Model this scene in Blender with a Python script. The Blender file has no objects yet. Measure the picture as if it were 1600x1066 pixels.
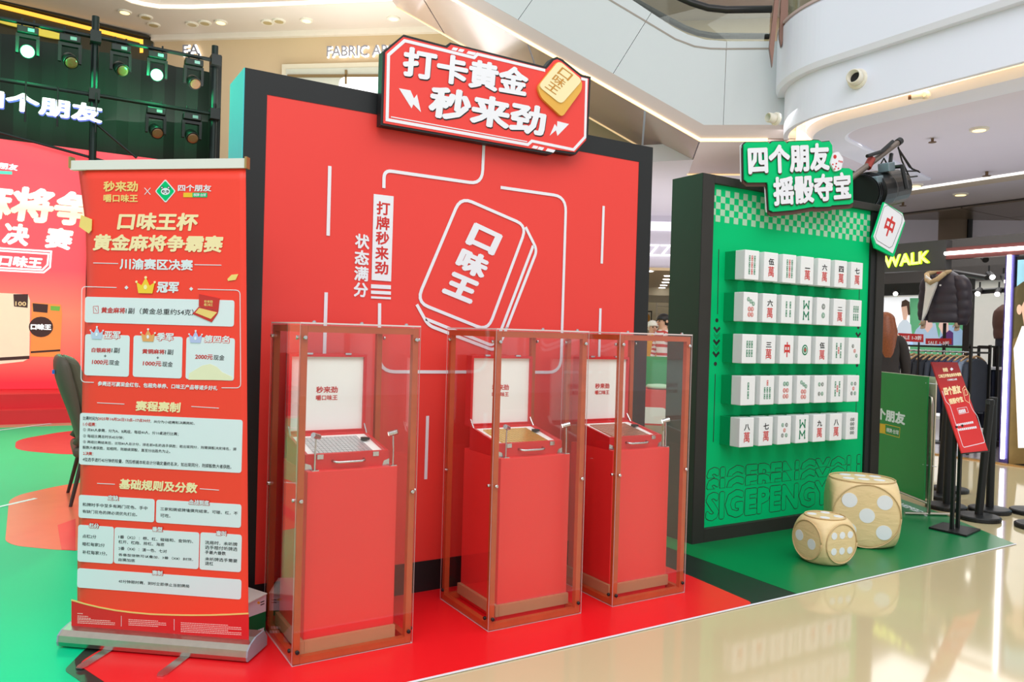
import bpy, bmesh, math, random
from mathutils import Vector, Matrix
R = math.radians
random.seed(7)
SC = bpy.context.scene
COL = SC.collection

# ------------------------------------------------------------------ camera
F_PX, YAW, PIT, ROL = 1217.78, R(31.4393), R(-0.5599), R(1.6356)
CAM = Vector((0, 0, 1.35))
_fw = Vector((math.sin(YAW) * math.cos(PIT), math.cos(YAW) * math.cos(PIT), math.sin(PIT)))
_rt = Vector((math.cos(YAW), -math.sin(YAW), 0))
_up = _rt.cross(_fw)
_r2 = _rt * math.cos(ROL) + _up * math.sin(ROL)
_u2 = _up * math.cos(ROL) - _rt * math.sin(ROL)
cam = bpy.data.cameras.new('camera')
cam.sensor_width = 36
cam.sensor_fit = 'HORIZONTAL'
cam.lens = F_PX / 1600 * 36
cam.clip_end = 200
cam_o = bpy.data.objects.new('camera', cam)
COL.objects.link(cam_o)
cam_o.matrix_world = Matrix(((_r2.x, _u2.x, -_fw.x, CAM.x), (_r2.y, _u2.y, -_fw.y, CAM.y), (_r2.z, _u2.z, -_fw.z, CAM.z), (0, 0, 0, 1)))
SC.camera = cam_o

# ------------------------------------------------------------------ world, big lights, exposure
W = bpy.data.worlds.new('mall_ambient')
SC.world = W
W.use_nodes = True
bg = W.node_tree.nodes['Background']
bg.inputs[0].default_value = (0.96, 0.985, 1.02, 1)
bg.inputs[1].default_value = 0.8
vs = SC.view_settings
vs.view_transform = 'Standard'
vs.look = 'None'
vs.exposure = 0.0
vs.gamma = 1.0
vs.use_curve_mapping = False
SC.cycles.transparent_max_bounces = 40
SC.cycles.max_bounces = 14


def area(name, loc, target, sx, sy, power, col=(1, 1, 1)):
    l = bpy.data.lights.new(name, 'AREA')
    l.shape = 'RECTANGLE'
    l.size, l.size_y, l.energy, l.color = sx, sy, power, col
    o = bpy.data.objects.new(name, l)
    COL.objects.link(o)
    o.location = loc
    o.rotation_euler = (Vector(target) - Vector(loc)).to_track_quat('-Z', 'Y').to_euler()
    return o


area('atrium_skylight', (1.5, -3.0, 9.5), (2.8, 4.0, 0.8), 9, 6, 400, (1, 1, 1))
area('banner_fill_left', (-4.5, -2.5, 8.5), (.3, 3.5, .8), 5, 4, 260, (1, 1, 1))  # unseen fill added to brighten the banner from the left front
area('atrium_skylight_right', (7.0, 0.5, 9.0), (6.0, 4.0, 0.5), 6, 4, 150, (1, 1, 1))


# unseen fill lights added to wash the ceilings and shop front behind the set
area('back_ceiling_fill', (4.2, 13.2, 5.0), (3.6, 14.0, 9.0), 5, 5, 190, (1, .97, .93))
area('concourse_wash', (3.5, 7.5, 8.2), (5.2, 15.5, 5.5), 6, 2, 30, (1, .97, .93))
area('shop_ceiling_fill', (12.5, 6.5, 2.75), (12.5, 6.5, 6), 5, 6, 48, (.97, .98, 1))
area('shop_down_fill', (11.6, 6.6, 4.3), (11.0, 6.6, 0), 3, 5, 120, (1, .98, .96))
area('far_shop_ceiling_fill', (11.5, 13.0, 2.9), (11.5, 13.0, 6), 5, 4, 60, (1, .96, .97))


# ------------------------------------------------------------------ pixel helpers (photo frame 1600 x 1066)
def ray(x, y):
    return _r2 * ((x - 800) / F_PX) - _u2 * ((y - 533) / F_PX) + _fw


def at_z(x, y, z=0.0):
    d = ray(x, y)
    return CAM + d * ((z - CAM.z) / d.z)


def at_y(x, y, Y):
    d = ray(x, y)
    return CAM + d * (Y / d.y)


def at_x(x, y, X):
    d = ray(x, y)
    return CAM + d * (X / d.x)


class Plane:
    """a real plane in the place: origin o, axis u, axis v, normal n towards the viewer"""

    def __init__(s, o, u, v=(0, 0, 1)):
        s.o, s.u, s.v = Vector(o), Vector(u).normalized(), Vector(v).normalized()
        s.n = s.u.cross(s.v).normalized()
        if s.n.dot(CAM - s.o) < 0:
            s.n = -s.n

    def px(s, x, y):
        d = ray(x, y)
        w = CAM + d * (s.n.dot(s.o - CAM) / s.n.dot(d))
        w = w - s.o
        return (w.dot(s.u), w.dot(s.v))

    def pt(s, uv, w=0.0):
        return s.o + s.u * uv[0] + s.v * uv[1] + s.n * w


# ------------------------------------------------------------------ materials
MATS = {}


def lin(c):
    return tuple(((v / 255) / 12.92 if v <= 10.31 else ((v / 255 + 0.055) / 1.055) ** 2.4) for v in c)


def mat(name, rgb, rough=0.5, metal=0.0, emit=0.0, var=0.04, scale=8.0, bump=0.0, spec=0.5, coat=0.0):
    if name in MATS:
        return MATS[name]
    m = bpy.data.materials.new(name)
    m.use_nodes = True
    nt = m.node_tree
    b = nt.nodes['Principled BSDF']
    c = lin(rgb)
    b.inputs['Base Color'].default_value = (*c, 1)
    b.inputs['Roughness'].default_value = rough
    b.inputs['Metallic'].default_value = metal
    b.inputs['Specular IOR Level'].default_value = spec
    b.inputs['Coat Weight'].default_value = coat
    b.inputs['Coat Roughness'].default_value = 0.06
    if var > 0 or bump > 0:
        tc = nt.nodes.new('ShaderNodeTexCoord')
        nz = nt.nodes.new('ShaderNodeTexNoise')
        nz.inputs['Scale'].default_value = scale
        nz.inputs['Detail'].default_value = 3
        nt.links.new(tc.outputs['Object'], nz.inputs['Vector'])
        if var > 0:
            mx = nt.nodes.new('ShaderNodeMix')
            mx.data_type = 'RGBA'
            mx.inputs[6].default_value = (*[max(0, v * (1 - var)) for v in c], 1)
            mx.inputs[7].default_value = (*[min(1, v * (1 + var)) for v in c], 1)
            nt.links.new(nz.outputs['Fac'], mx.inputs[0])
            nt.links.new(mx.outputs[2], b.inputs['Base Color'])
        if bump > 0:
            bp = nt.nodes.new('ShaderNodeBump')
            bp.inputs['Strength'].default_value = bump
            bp.inputs['Distance'].default_value = 0.01
            nt.links.new(nz.outputs['Fac'], bp.inputs['Height'])
            nt.links.new(bp.outputs['Normal'], b.inputs['Normal'])
    if emit > 0:
        b.inputs['Emission Color'].default_value = (*c, 1)
        b.inputs['Emission Strength'].default_value = emit
    MATS[name] = m
    return m


def glass_mat(name, tint=(1, 1, 1), ior=1.45, rough=0.0):
    if name in MATS:
        return MATS[name]
    m = bpy.data.materials.new(name)
    m.use_nodes = True
    nt = m.node_tree
    nt.nodes.clear()
    o = nt.nodes.new('ShaderNodeOutputMaterial')
    mx = nt.nodes.new('ShaderNodeMixShader')
    tr = nt.nodes.new('ShaderNodeBsdfTransparent')
    gl = nt.nodes.new('ShaderNodeBsdfGlossy')
    fr = nt.nodes.new('ShaderNodeFresnel')
    ge = nt.nodes.new('ShaderNodeNewGeometry')
    mr = nt.nodes.new('ShaderNodeMapRange')
    mr.inputs['To Min'].default_value = ior
    mr.inputs['To Max'].default_value = 1 / ior
    nt.links.new(ge.outputs['Backfacing'], mr.inputs['Value'])
    nt.links.new(mr.outputs[0], fr.inputs['IOR'])
    tr.inputs['Color'].default_value = (*tint, 1)
    gl.inputs['Roughness'].default_value = rough
    nt.links.new(fr.outputs[0], mx.inputs[0])
    nt.links.new(tr.outputs[0], mx.inputs[1])
    nt.links.new(gl.outputs[0], mx.inputs[2])
    nt.links.new(mx.outputs[0], o.inputs[0])
    MATS[name] = m
    return m


def ramp_mat(name, axis, lo, hi, stops, rough=0.5, emit=0.0, metal=0.0):
    """printed colour running along one object axis (a print or a screen picture, not shade)"""
    m = bpy.data.materials.new(name)
    m.use_nodes = True
    nt = m.node_tree
    b = nt.nodes['Principled BSDF']
    tc = nt.nodes.new('ShaderNodeTexCoord')
    sp = nt.nodes.new('ShaderNodeSeparateXYZ')
    mr = nt.nodes.new('ShaderNodeMapRange')
    mr.inputs['From Min'].default_value = lo
    mr.inputs['From Max'].default_value = hi
    cr = nt.nodes.new('ShaderNodeValToRGB')
    el = cr.color_ramp.elements
    el[0].position, el[0].color = stops[0][0], (*lin(stops[0][1]), 1)
    el[1].position, el[1].color = stops[-1][0], (*lin(stops[-1][1]), 1)
    for p, c in stops[1:-1]:
        e = el.new(p)
        e.color = (*lin(c), 1)
    nt.links.new(tc.outputs['Object'], sp.inputs[0])
    nt.links.new(sp.outputs['XYZ'.index(axis)], mr.inputs['Value'])
    nt.links.new(mr.outputs[0], cr.inputs[0])
    nt.links.new(cr.outputs[0], b.inputs['Base Color'])
    b.inputs['Roughness'].default_value = rough
    b.inputs['Metallic'].default_value = metal
    if emit > 0:
        nt.links.new(cr.outputs[0], b.inputs['Emission Color'])
        b.inputs['Emission Strength'].default_value = emit
    return m


M_white = mat('white_print', (232, 234, 242), 0.5, var=0.01)
M_red = mat('red_print', (233, 62, 54), 0.45, var=0.02, scale=3)
M_redtxt = mat('red_lettering', (205, 42, 38), 0.5, var=0.02)
M_black = mat('black_paint', (18, 21, 23), 0.55, var=0.1)
M_blacktxt = mat('black_lettering', (34, 33, 36), 0.6, var=0.02)
M_green = mat('green_print', (0, 192, 116), 0.55, var=0.02, spec=.1)
M_grntxt = mat('tile_green', (0, 122, 84), 0.5, var=0.02)
M_gold = mat('gold_print', (244, 205, 120), 0.4, var=0.05)
M_palegold = mat('pale_gold_print', (250, 226, 176), 0.4, var=0.04)
M_wood = mat('orange_wood', (190, 84, 40), 0.42, var=0.18, scale=14)
M_acryl = glass_mat('clear_acrylic')
M_edge = mat('acrylic_edge', (222, 205, 205), 0.25, var=0.02)
M_chrome = mat('polished_steel', (205, 205, 205), 0.2, 1.0, var=0.02)
M_alu = mat('brushed_aluminium', (190, 182, 168), 0.32, 1.0, var=0.12, scale=30)
M_card = mat('brown_cardboard', (190, 140, 100), 0.8, var=0.08, scale=20)
M_cream = mat('cream_lining', (250, 251, 246), 0.6, var=0.02)
M_dark = mat('dark_metal', (30, 31, 32), 0.45, 0.3, var=0.1)
M_skin = mat('skin', (222, 174, 148), 0.6, var=0.05)
M_hairk = mat('black_hair', (24, 20, 20), 0.5, var=0.2, scale=60)
M_hairb = mat('brown_hair', (132, 70, 38), 0.4, var=0.5, scale=70)
M_glow = mat('white_glow', (255, 250, 244), 0.5, emit=6.0, var=0)
M_warmglow = mat('warm_glow', (255, 218, 150), 0.5, emit=2.2, var=0)


# ------------------------------------------------------------------ mesh builder
class MB:
    def __init__(s):
        s.v, s.f, s.m = [], [], []

    def add(s, vs_, fs, mi=0):
        n = len(s.v)
        s.v += [Vector(p) for p in vs_]
        s.f += [tuple(i + n for i in f) for f in fs]
        s.m += [mi] * len(fs)
        return s

    def box(s, x0, x1, y0, y1, z0, z1, mi=0):
        x0, x1 = min(x0, x1), max(x0, x1)
        y0, y1 = min(y0, y1), max(y0, y1)
        z0, z1 = min(z0, z1), max(z0, z1)
        return s.add([(x0, y0, z0), (x1, y0, z0), (x1, y1, z0), (x0, y1, z0), (x0, y0, z1), (x1, y0, z1), (x1, y1, z1), (x0, y1, z1)],
                     [(0, 3, 2, 1), (4, 5, 6, 7), (0, 1, 5, 4), (1, 2, 6, 5), (2, 3, 7, 6), (3, 0, 4, 7)], mi)

    def hexa(s, bot, top, mi=0):
        n = len(bot)
        fs = [tuple(range(n - 1, -1, -1)), tuple(range(n, 2 * n))]
        fs += [(i, (i + 1) % n, n + (i + 1) % n, n + i) for i in range(n)]
        return s.add(list(bot) + list(top), fs, mi)

    def obox(s, c, ax, ay, az, mi=0):
        """box from centre and three half-axis vectors"""
        c, ax, ay, az = Vector(c), Vector(ax), Vector(ay), Vector(az)
        b = [c - ax - ay - az, c + ax - ay - az, c + ax + ay - az, c - ax + ay - az]
        return s.hexa(b, [p + az * 2 for p in b], mi)

    def tube(s, pts, r, n=8, mi=0, cap=True):
        pts = [Vector(p) for p in pts]
        rs = r if isinstance(r, (list, tuple)) else [r] * len(pts)
        base = len(s.v)
        ref = None
        for i, p in enumerate(pts):
            t = (pts[min(i + 1, len(pts) - 1)] - pts[max(i - 1, 0)]).normalized()
            if ref is None:
                ref = Vector((0, 0, 1)) if abs(t.z) < 0.9 else Vector((1, 0, 0))
            a = (ref - t * ref.dot(t)).normalized()
            b = t.cross(a)
            ref = a
            for k in range(n):
                th = 2 * math.pi * k / n
                s.v.append(p + (a * math.cos(th) + b * math.sin(th)) * rs[i])
        for i in range(len(pts) - 1):
            for k in range(n):
                k2 = (k + 1) % n
                s.f.append((base + i * n + k, base + i * n + k2, base + (i + 1) * n + k2, base + (i + 1) * n + k))
                s.m.append(mi)
        if cap:
            s.f.append(tuple(base + k for k in range(n - 1, -1, -1)))
            s.f.append(tuple(base + (len(pts) - 1) * n + k for k in range(n)))
            s.m += [mi, mi]
        return s

    def lathe(s, c, prof, n=20, mi=0, axis=(0, 0, 1)):
        c, ax = Vector(c), Vector(axis).normalized()
        pts = [c + ax * h for r_, h in prof]
        # explicit rings so equal heights work
        ref = Vector((1, 0, 0)) if abs(ax.x) < 0.9 else Vector((0, 1, 0))
        a = (ref - ax * ref.dot(ax)).normalized()
        b = ax.cross(a)
        base = len(s.v)
        for (r_, h), p in zip(prof, pts):
            for k in range(n):
                th = 2 * math.pi * k / n
                s.v.append(p + (a * math.cos(th) + b * math.sin(th)) * max(r_, 1e-5))
        for i in range(len(prof) - 1):
            for k in range(n):
                k2 = (k + 1) % n
                s.f.append((base + i * n + k, base + i * n + k2, base + (i + 1) * n + k2, base + (i + 1) * n + k))
                s.m.append(mi)
        s.f.append(tuple(base + k for k in range(n - 1, -1, -1)))
        s.f.append(tuple(base + (len(prof) - 1) * n + k for k in range(n)))
        s.m += [mi, mi]
        return s

    def prism(s, pl, uv, w0, w1, mi=0):
        """flat polygon on a plane with thickness from w0 (back) to w1 (front)"""
        n = len(uv)
        a = sum(uv[i][0] * uv[(i + 1) % n][1] - uv[(i + 1) % n][0] * uv[i][1] for i in range(n))
        if (a < 0) == (pl.u.cross(pl.v).dot(pl.n) > 0):
            uv = uv[::-1]
        return s.hexa([pl.pt(p, w0) for p in uv], [pl.pt(p, w1) for p in uv], mi)

    def pxpoly(s, pl, pts, w0, w1, mi=0):
        return s.prism(pl, [pl.px(*p) for p in pts], w0, w1, mi)

    def ribbon(s, pl, uv, width, w0, w1, closed=False, mi=0):
        """stroke of constant width along a polyline on a plane"""
        P = [Vector((p[0], p[1])) for p in uv]
        n = len(P)
        L, Rr = [], []
        for i in range(n):
            if closed:
                a, b = P[i - 1], P[(i + 1) % n]
            else:
                a, b = P[max(i - 1, 0)], P[min(i + 1, n - 1)]
            d1 = (P[i] - a)
            d2 = (b - P[i])
            d1 = d1.normalized() if d1.length > 1e-9 else d2.normalized()
            d2 = d2.normalized() if d2.length > 1e-9 else d1
            t = d1 + d2
            t = t.normalized() if t.length > 1e-6 else d1
            nn = Vector((-t.y, t.x))
            k = max(0.35, nn.dot(Vector((-d1.y, d1.x))))
            L.append(P[i] + nn * (width / 2 / k))
            Rr.append(P[i] - nn * (width / 2 / k))
        m = n if closed else n - 1
        for i in range(m):
            j = (i + 1) % n
            q = [tuple(L[i]), tuple(L[j]), tuple(Rr[j]), tuple(Rr[i])]
            s.prism(pl, q, w0, w1, mi)
        return s

    def build(s, name, mats, parent=None, smooth=False, bevel=0.0, seg=2, subdiv=0):
        me = bpy.data.meshes.new(name)
        off = Vector((0, 0, 0))
        if parent is not None:
            off = world_loc(parent)
        me.from_pydata([tuple(p - off) for p in s.v], [], s.f)
        ms = mats if isinstance(mats, (list, tuple)) else [mats]
        for m_ in ms:
            me.materials.append(m_)
        if len(ms) > 1:
            me.polygons.foreach_set('material_index', s.m)
        bm = bmesh.new()
        bm.from_mesh(me)
        bmesh.ops.recalc_face_normals(bm, faces=bm.faces)
        bm.to_mesh(me)
        bm.free()
        if smooth:
            me.polygons.foreach_set('use_smooth', [True] * len(me.polygons))
        o = bpy.data.objects.new(name, me)
        COL.objects.link(o)
        if parent is not None:
            o.parent = parent
        if bevel > 0:
            b = o.modifiers.new('bevel', 'BEVEL')
            b.width, b.segments, b.limit_method = bevel, seg, 'ANGLE'
        if subdiv:
            b = o.modifiers.new('sub', 'SUBSURF')
            b.levels = b.render_levels = subdiv
        return o


def world_loc(o):
    p = Vector(o.location)
    while o.parent is not None:
        o = o.parent
        p += Vector(o.location)
    return p


def thing(name, label, cat, loc=(0, 0, 0), group=None):
    o = bpy.data.objects.new(name, None)
    o.empty_display_size = 0.1
    COL.objects.link(o)
    o.location = loc
    o['label'], o['category'] = label, cat
    if group:
        o['group'] = group
    return o


def tag(o, label, cat, group=None):
    o['label'], o['category'] = label, cat
    if group:
        o['group'] = group
    return o


def struct(o):
    o['kind'] = 'structure'
    return o


def rnd(uv, r, n=5):
    """round the corners of a closed polygon (list of uv)"""
    out = []
    N = len(uv)
    for i in range(N):
        p = Vector(uv[i][:2])
        a = Vector(uv[i - 1][:2]) - p
        b = Vector(uv[(i + 1) % N][:2]) - p
        rr = min(r, a.length * 0.45, b.length * 0.45)
        p0, p1 = p + a.normalized() * rr, p + b.normalized() * rr
        for k in range(n + 1):
            t = k / n
            q = p0 * (1 - t) ** 2 + p * 2 * t * (1 - t) + p1 * t * t
            out.append((q.x, q.y))
    return out


def rndpath(uv, r, n=6):
    out = [tuple(uv[0])]
    for i in range(1, len(uv) - 1):
        p = Vector(uv[i][:2])
        a = Vector(uv[i - 1][:2]) - p
        b = Vector(uv[i + 1][:2]) - p
        rr = min(r, a.length * 0.45, b.length * 0.45)
        p0, p1 = p + a.normalized() * rr, p + b.normalized() * rr
        for k in range(n + 1):
            t = k / n
            q = p0 * (1 - t) ** 2 + p * 2 * t * (1 - t) + p1 * t * t
            out.append((q.x, q.y))
    out.append(tuple(uv[-1]))
    return out


def circ(c, r, n=16, ry=None):
    ry = r if ry is None else ry
    return [(c[0] + r * math.cos(2 * math.pi * k / n), c[1] + ry * math.sin(2 * math.pi * k / n)) for k in range(n)]


# ------------------------------------------------------------------ lettering
GL = {}


def glyphs(s, bold=0.0, res=2, cut=None, copies=8):
    key = (s, bold, res, cut, copies)
    if key in GL:
        return GL[key]
    c = bpy.data.curves.new('t', 'FONT')
    c.body, c.size, c.resolution_u, c.dimensions, c.fill_mode = s, 1, res, '2D', 'FRONT'
    c.space_line = 0.82
    o = bpy.data.objects.new('t', c)
    COL.objects.link(o)
    me = bpy.data.meshes.new_from_object(o.evaluated_get(bpy.context.evaluated_depsgraph_get()))
    v0 = [(v.co.x, v.co.y) for v in me.vertices]
    f0 = [tuple(p.vertices) for p in me.polygons]
    bpy.data.objects.remove(o)
    bpy.data.curves.remove(c)
    bpy.data.meshes.remove(me)
    vs_, fs = [], []
    shifts = [(0, 0)] if bold <= 0 else [(bold * math.cos(2 * math.pi * k / copies + .39), bold * math.sin(2 * math.pi * k / copies + .39)) for k in range(copies)]
    for i, (dx, dy) in enumerate(shifts):
        n = len(vs_)
        vs_ += [(x + dx, y + dy, i) for x, y in v0]
        fs += [tuple(j + n for j in f) for f in f0]
    x0, x1 = min(v[0] for v in vs_), max(v[0] for v in vs_)
    y0, y1 = min(v[1] for v in vs_), max(v[1] for v in vs_)
    vs_ = [((x - x0) / (x1 - x0), (y - y0) / (y1 - y0), i) for x, y, i in vs_]
    GL[key] = (vs_, fs)
    return GL[key]


def text_uv(mb, pl, s, o, ux, vy, w, bold=0.0, mi=0, res=2, step=1.5e-5, copies=8, clip=None):
    """text box mapped to the parallelogram o (bottom-left), o+ux (bottom-right), o+vy (top-left), in plane uv"""
    vs_, fs = glyphs(s, bold, res, None, copies)
    o, ux, vy = Vector(o), Vector(ux), Vector(vy)
    if clip is not None:
        bm = bmesh.new()
        bv = [bm.verts.new((x, y, i * 1e-4)) for x, y, i in vs_]
        for f in fs:
            try:
                bm.faces.new([bv[j] for j in f])
            except ValueError:
                pass
        for co, no in (((0, clip[0], 0), (0, -1, 0)), ((0, clip[1], 0), (0, 1, 0))):
            bmesh.ops.bisect_plane(bm, geom=bm.verts[:] + bm.edges[:] + bm.faces[:], plane_co=co, plane_no=no, clear_outer=True)
        bm.verts.index_update()
        vs_ = [(v.co.x, v.co.y, v.co.z / 1e-4) for v in bm.verts]
        fs = [tuple(v.index for v in f.verts) for f in bm.faces]
        bm.free()
    P = []
    for x, y, i in vs_:
        q = o + ux * x + vy * y
        P.append(pl.pt((q.x, q.y), w + i * step))
    mb.add(P, fs, mi)
    return mb


def text_px(mb, pl, s, tl, br, w, bold=0.0, mi=0, shear=0.0, **k):
    """upright text box on a plane from two photo corners (top-left, bottom-right)"""
    a, b = pl.px(*tl), pl.px(*br)
    h = a[1] - b[1]
    wd = b[0] - a[0]
    return text_uv(mb, pl, s, (a[0], b[1]), (wd - shear * h, 0), (shear * h, h), w, bold, mi, **k)


def text_px3(mb, pl, s, tl, tr, bl, w, bold=0.0, mi=0, **k):
    a, b, c = Vector(pl.px(*tl)), Vector(pl.px(*tr)), Vector(pl.px(*bl))
    return text_uv(mb, pl, s, c, b - a, a - c, w, bold, mi, **k)


def vtext_px3(mb, pl, s, tl, tr, bl, w, bold=0.0, mi=0, fill=0.9, **k):
    a, b, c = Vector(pl.px(*tl)), Vector(pl.px(*tr)), Vector(pl.px(*bl))
    ux, vy = b - a, (c - a) / len(s)
    for i, ch in enumerate(s):
        bl_ = a + vy * (i + fill)
        text_uv(mb, pl, ch, bl_, ux, -vy * fill, w, bold, mi, **k)
    return mb


def lettering(name, mats, parent, mb):
    return mb.build(name, mats, parent)

# ================================================================== THE SETTING
M_floor = mat('polished_beige_floor', (208, 192, 152), 0.07, var=0.05, scale=1.2, spec=0.75)
fl_ = struct(MB().box(-14, 26, -9, 30, -0.2, 0).build('floor', M_floor))

# mall axis: the shop fronts behind run across the view, rotated against the event set
AZ = R(39.9)
MV = Vector((math.sin(AZ), math.cos(AZ), 0))
MU = Vector((math.cos(AZ), -math.sin(AZ), 0))


def mall(u, v, z):
    p = MU * u + MV * v
    return Vector((p.x, p.y, z))


def mall_plane(v):
    return Plane(MV * v, MU)


M_wallbeige = mat('beige_plaster', (212, 188, 150), 0.7, var=0.03, scale=2)
M_ceil = mat('cream_ceiling', (228, 216, 204), 0.75, var=0.02, scale=2)
M_lilac = mat('pale_lilac_plaster', (222, 217, 230), 0.6, var=0.02, scale=1.5)
M_fascia = mat('white_fascia_panel', (234, 238, 254), 0.45, var=0.015, scale=1.5)

# back wall with the fabric shop
VW = 16.0
ZC = 7.72
wb = MB()
wb.hexa([mall(-10.6, VW, 0), mall(-1.6, VW, 0), mall(-1.6, VW + .4, 0), mall(-10.6, VW + .4, 0)],
        [mall(-10.6, VW, ZC), mall(-1.6, VW, ZC), mall(-1.6, VW + .4, ZC), mall(-10.6, VW + .4, ZC)])
wb.hexa([mall(-1.6, VW, 4.74), mall(6, VW, 4.74), mall(6, VW + .4, 4.74), mall(-1.6, VW + .4, 4.74)],
        [mall(-1.6, VW, ZC), mall(6, VW, ZC), mall(6, VW + .4, ZC), mall(-1.6, VW + .4, ZC)])
wall_back = struct(wb.build('wall_back', M_wallbeige))
PW = mall_plane(VW)
tr = MB()
a = PW.px(240, 56)
b = PW.px(760, 43)
tr.prism(PW, [(a[0], ZC - .12), (b[0], ZC - .12), (b[0], ZC), (a[0], ZC)], 0, .10)
struct(tr.build('trim_1', mat('white_cornice', (240, 232, 218), .6)))
# shop opening: lit doorway in the back wall
sh = MB()
q = [PW.px(445, 104), PW.px(760, 104), PW.px(760, 300), PW.px(445, 300)]
sh.prism(PW, [(q[0][0], 0), (q[1][0], 0), (q[1][0], q[0][1]), (q[0][0], q[0][1])], .01, .14)
struct(sh.build('door_1', mat('pale_stone_portal', (222, 214, 190), .5)))
sh = MB()
a, b = PW.px(452, 112), PW.px(752, 112)
sh.prism(PW, [(a[0], .12), (b[0], .12), (b[0], a[1]), (a[0], a[1])], .14, .16)
struct(sh.build('window_1', mat('shop_glass_cream', (205, 206, 190), .15)))
sh = MB()
sh.pxpoly(PW, [(455, 121), (760, 121), (760, 125), (455, 125)], .16, .2)
sh.pxpoly(PW, [(544, 114), (547, 114), (547, 136), (544, 136)], .16, .2)
struct(sh.build('trim_2', mat('bronze_rail', (150, 124, 84), .35, .7)))
sh = MB()
a, b = PW.px(535, 125), PW.px(748, 125)
sh.prism(PW, rnd([(a[0], 2.2), (b[0], 2.2), (b[0], a[1]), (a[0], a[1])], .15), .17, .19)
tag(sh.build('lit_shop_window', mat('lit_white_shop', (250, 250, 252), .5, emit=1.1, var=0)), 'bright white lit shop window behind the top of the red wall', 'window')

M_sign_white = mat('white_led_letters', (250, 250, 255), .4, emit=1.6, var=0)
t = thing('shop_sign', 'slim halo-lit letters FABRIC AR on the beige wall', 'sign', PW.pt(PW.px(520, 88), 0))
mb = MB()
text_px(mb, PW, 'FABRIC ART', (514, 75), (622, 89), .12, .012)
lettering('lettering', mat('grey_letter_face', (150, 150, 160), .4), t, mb)
mb = MB()
text_px(mb, PW, 'FABRIC ART', (513, 74), (623, 90), .05, .045)
lettering('halo', M_sign_white, t, mb)
t = thing('shop_sign', 'halo-lit letters EA above the end of the light truss', 'sign', PW.pt(PW.px(300, 92), 0))
mb = MB()
text_px(mb, PW, 'EA', (290, 73), (315, 88), .12, .012)
lettering('lettering', MATS['grey_letter_face'], t, mb)
mb = MB()
text_px(mb, PW, 'EA', (288.5, 71.5), (316.5, 89.5), .05, .05)
lettering('halo', M_sign_white, t, mb)

# ceiling in front of the fabric shop, with a lit cove edge
edge = [at_z(x, y, ZC) for x, y in ((150, -22), (185, -4), (205, 5), (225, 10), (250, 14), (300, 14.5), (400, 11.5), (610, 3), (760, -2))]
back = [mall(6, VW, ZC), mall(-10.6, VW, ZC), at_z(0, 3, ZC), at_z(-220, -45, ZC), at_z(-150, -110, ZC)]
cb = MB()
loop = [tuple(p) for p in edge + [mall(6, 14.9, ZC)] + back]
cb.hexa(loop, [(x, y, z + .35) for x, y, z in loop])
struct(cb.build('ceiling', M_ceil))
cv = MB()
for i in range(len(edge) - 1):
    p, q2 = edge[i], edge[i + 1]
    d = (q2 - p).normalized()
    nn = Vector((d.y, -d.x, 0)) * .03
    if nn.dot(MV) > 0:
        nn = -nn
    cv.hexa([p + nn, q2 + nn, q2 + nn * 3, p + nn * 3], [p + nn + Vector((0, 0, .055)), q2 + nn + Vector((0, 0, .055)), q2 + nn * 3 + Vector((0, 0, .055)), p + nn * 3 + Vector((0, 0, .055))])
struct(cv.build('trim_3', mat('cove_light', (255, 244, 226), .5, emit=1.0, var=0)))
up = MB()
loop = [mall(-16, 12.6, 8.6), mall(-2, 13.9, 8.6), mall(-2, 24, 8.6), mall(-16, 24, 8.6)]
up.hexa(loop, [p + Vector((0, 0, .3)) for p in loop])
struct(up.build('ceiling', M_ceil))

# angled shop on the left behind the truss, with an amber light line
c0, c1 = at_z(240, 57, ZC), at_z(-60, -10, ZC)
du = (c1 - c0)
du.z = 0
du.normalize()
PL_ = Plane((c0.x, c0.y, 0), -du)
lw = MB()
lw.prism(PL_, [(-14, 0), (0, 0), (0, ZC - .02), (-14, ZC - .02)], -.3, 0)
struct(lw.build('wall_left', mat('dark_olive_shop_front', (52, 48, 22), .6, var=.2)))
lt = MB()
lt.pxpoly(PL_, [(-60, -14), (232, 58), (232, 62), (-60, -9)], 0, .12)
struct(lt.build('trim_4', mat('dark_header', (40, 38, 24), .5)))
lt = MB()
lt.pxpoly(PL_, [(-60, -7), (221, 63), (221, 68), (-60, -1)], 0.02, .06)
lt.pxpoly(PL_, [(218, 62), (223, 63), (223, 83), (218, 83)], 0.02, .06)
struct(lt.build('trim_5', mat('amber_light_line', (255, 180, 62), .5, emit=1.3, var=0)))
for i, (x, y, rx) in enumerate(((25, 40, 26), (72, 56, 24))):
    e = MB()
    cc = PL_.px(x, y)
    e.prism(PL_, circ(cc, .42, 20, .07), .12, .16)
    tag(e.build('ring_lamp', mat('yellow_lamp', (206, 190, 70), .5, emit=.6, var=0)), ('flat yellow oval lamp at the far left edge behind the truss pipe', 'flat yellow oval lamp just left of the first unlit moving light')[i], 'lamp', 'oval lamps in the dark shop')

# small ceiling fittings of the left ceiling
M_fit = mat('white_fitting', (236, 230, 214), .5)
def ceiling_fit(x, y, z, r, label, glow=True):
    p = at_z(x, y, z)
    t_ = thing('downlight', label, 'light', p, 'recessed ceiling downlights')
    MB().lathe((p.x, p.y, z - .03), [(r, 0), (r * 1.05, .03), (r * .8, .035)], 16).build('rim', M_fit, t_)
    MB().lathe((p.x, p.y, z - .034), [(r * .7, 0), (r * .72, .01)], 16).build('lens', M_warmglow if glow else mat('dull_lens', (190, 170, 120), .4), t_)


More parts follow.
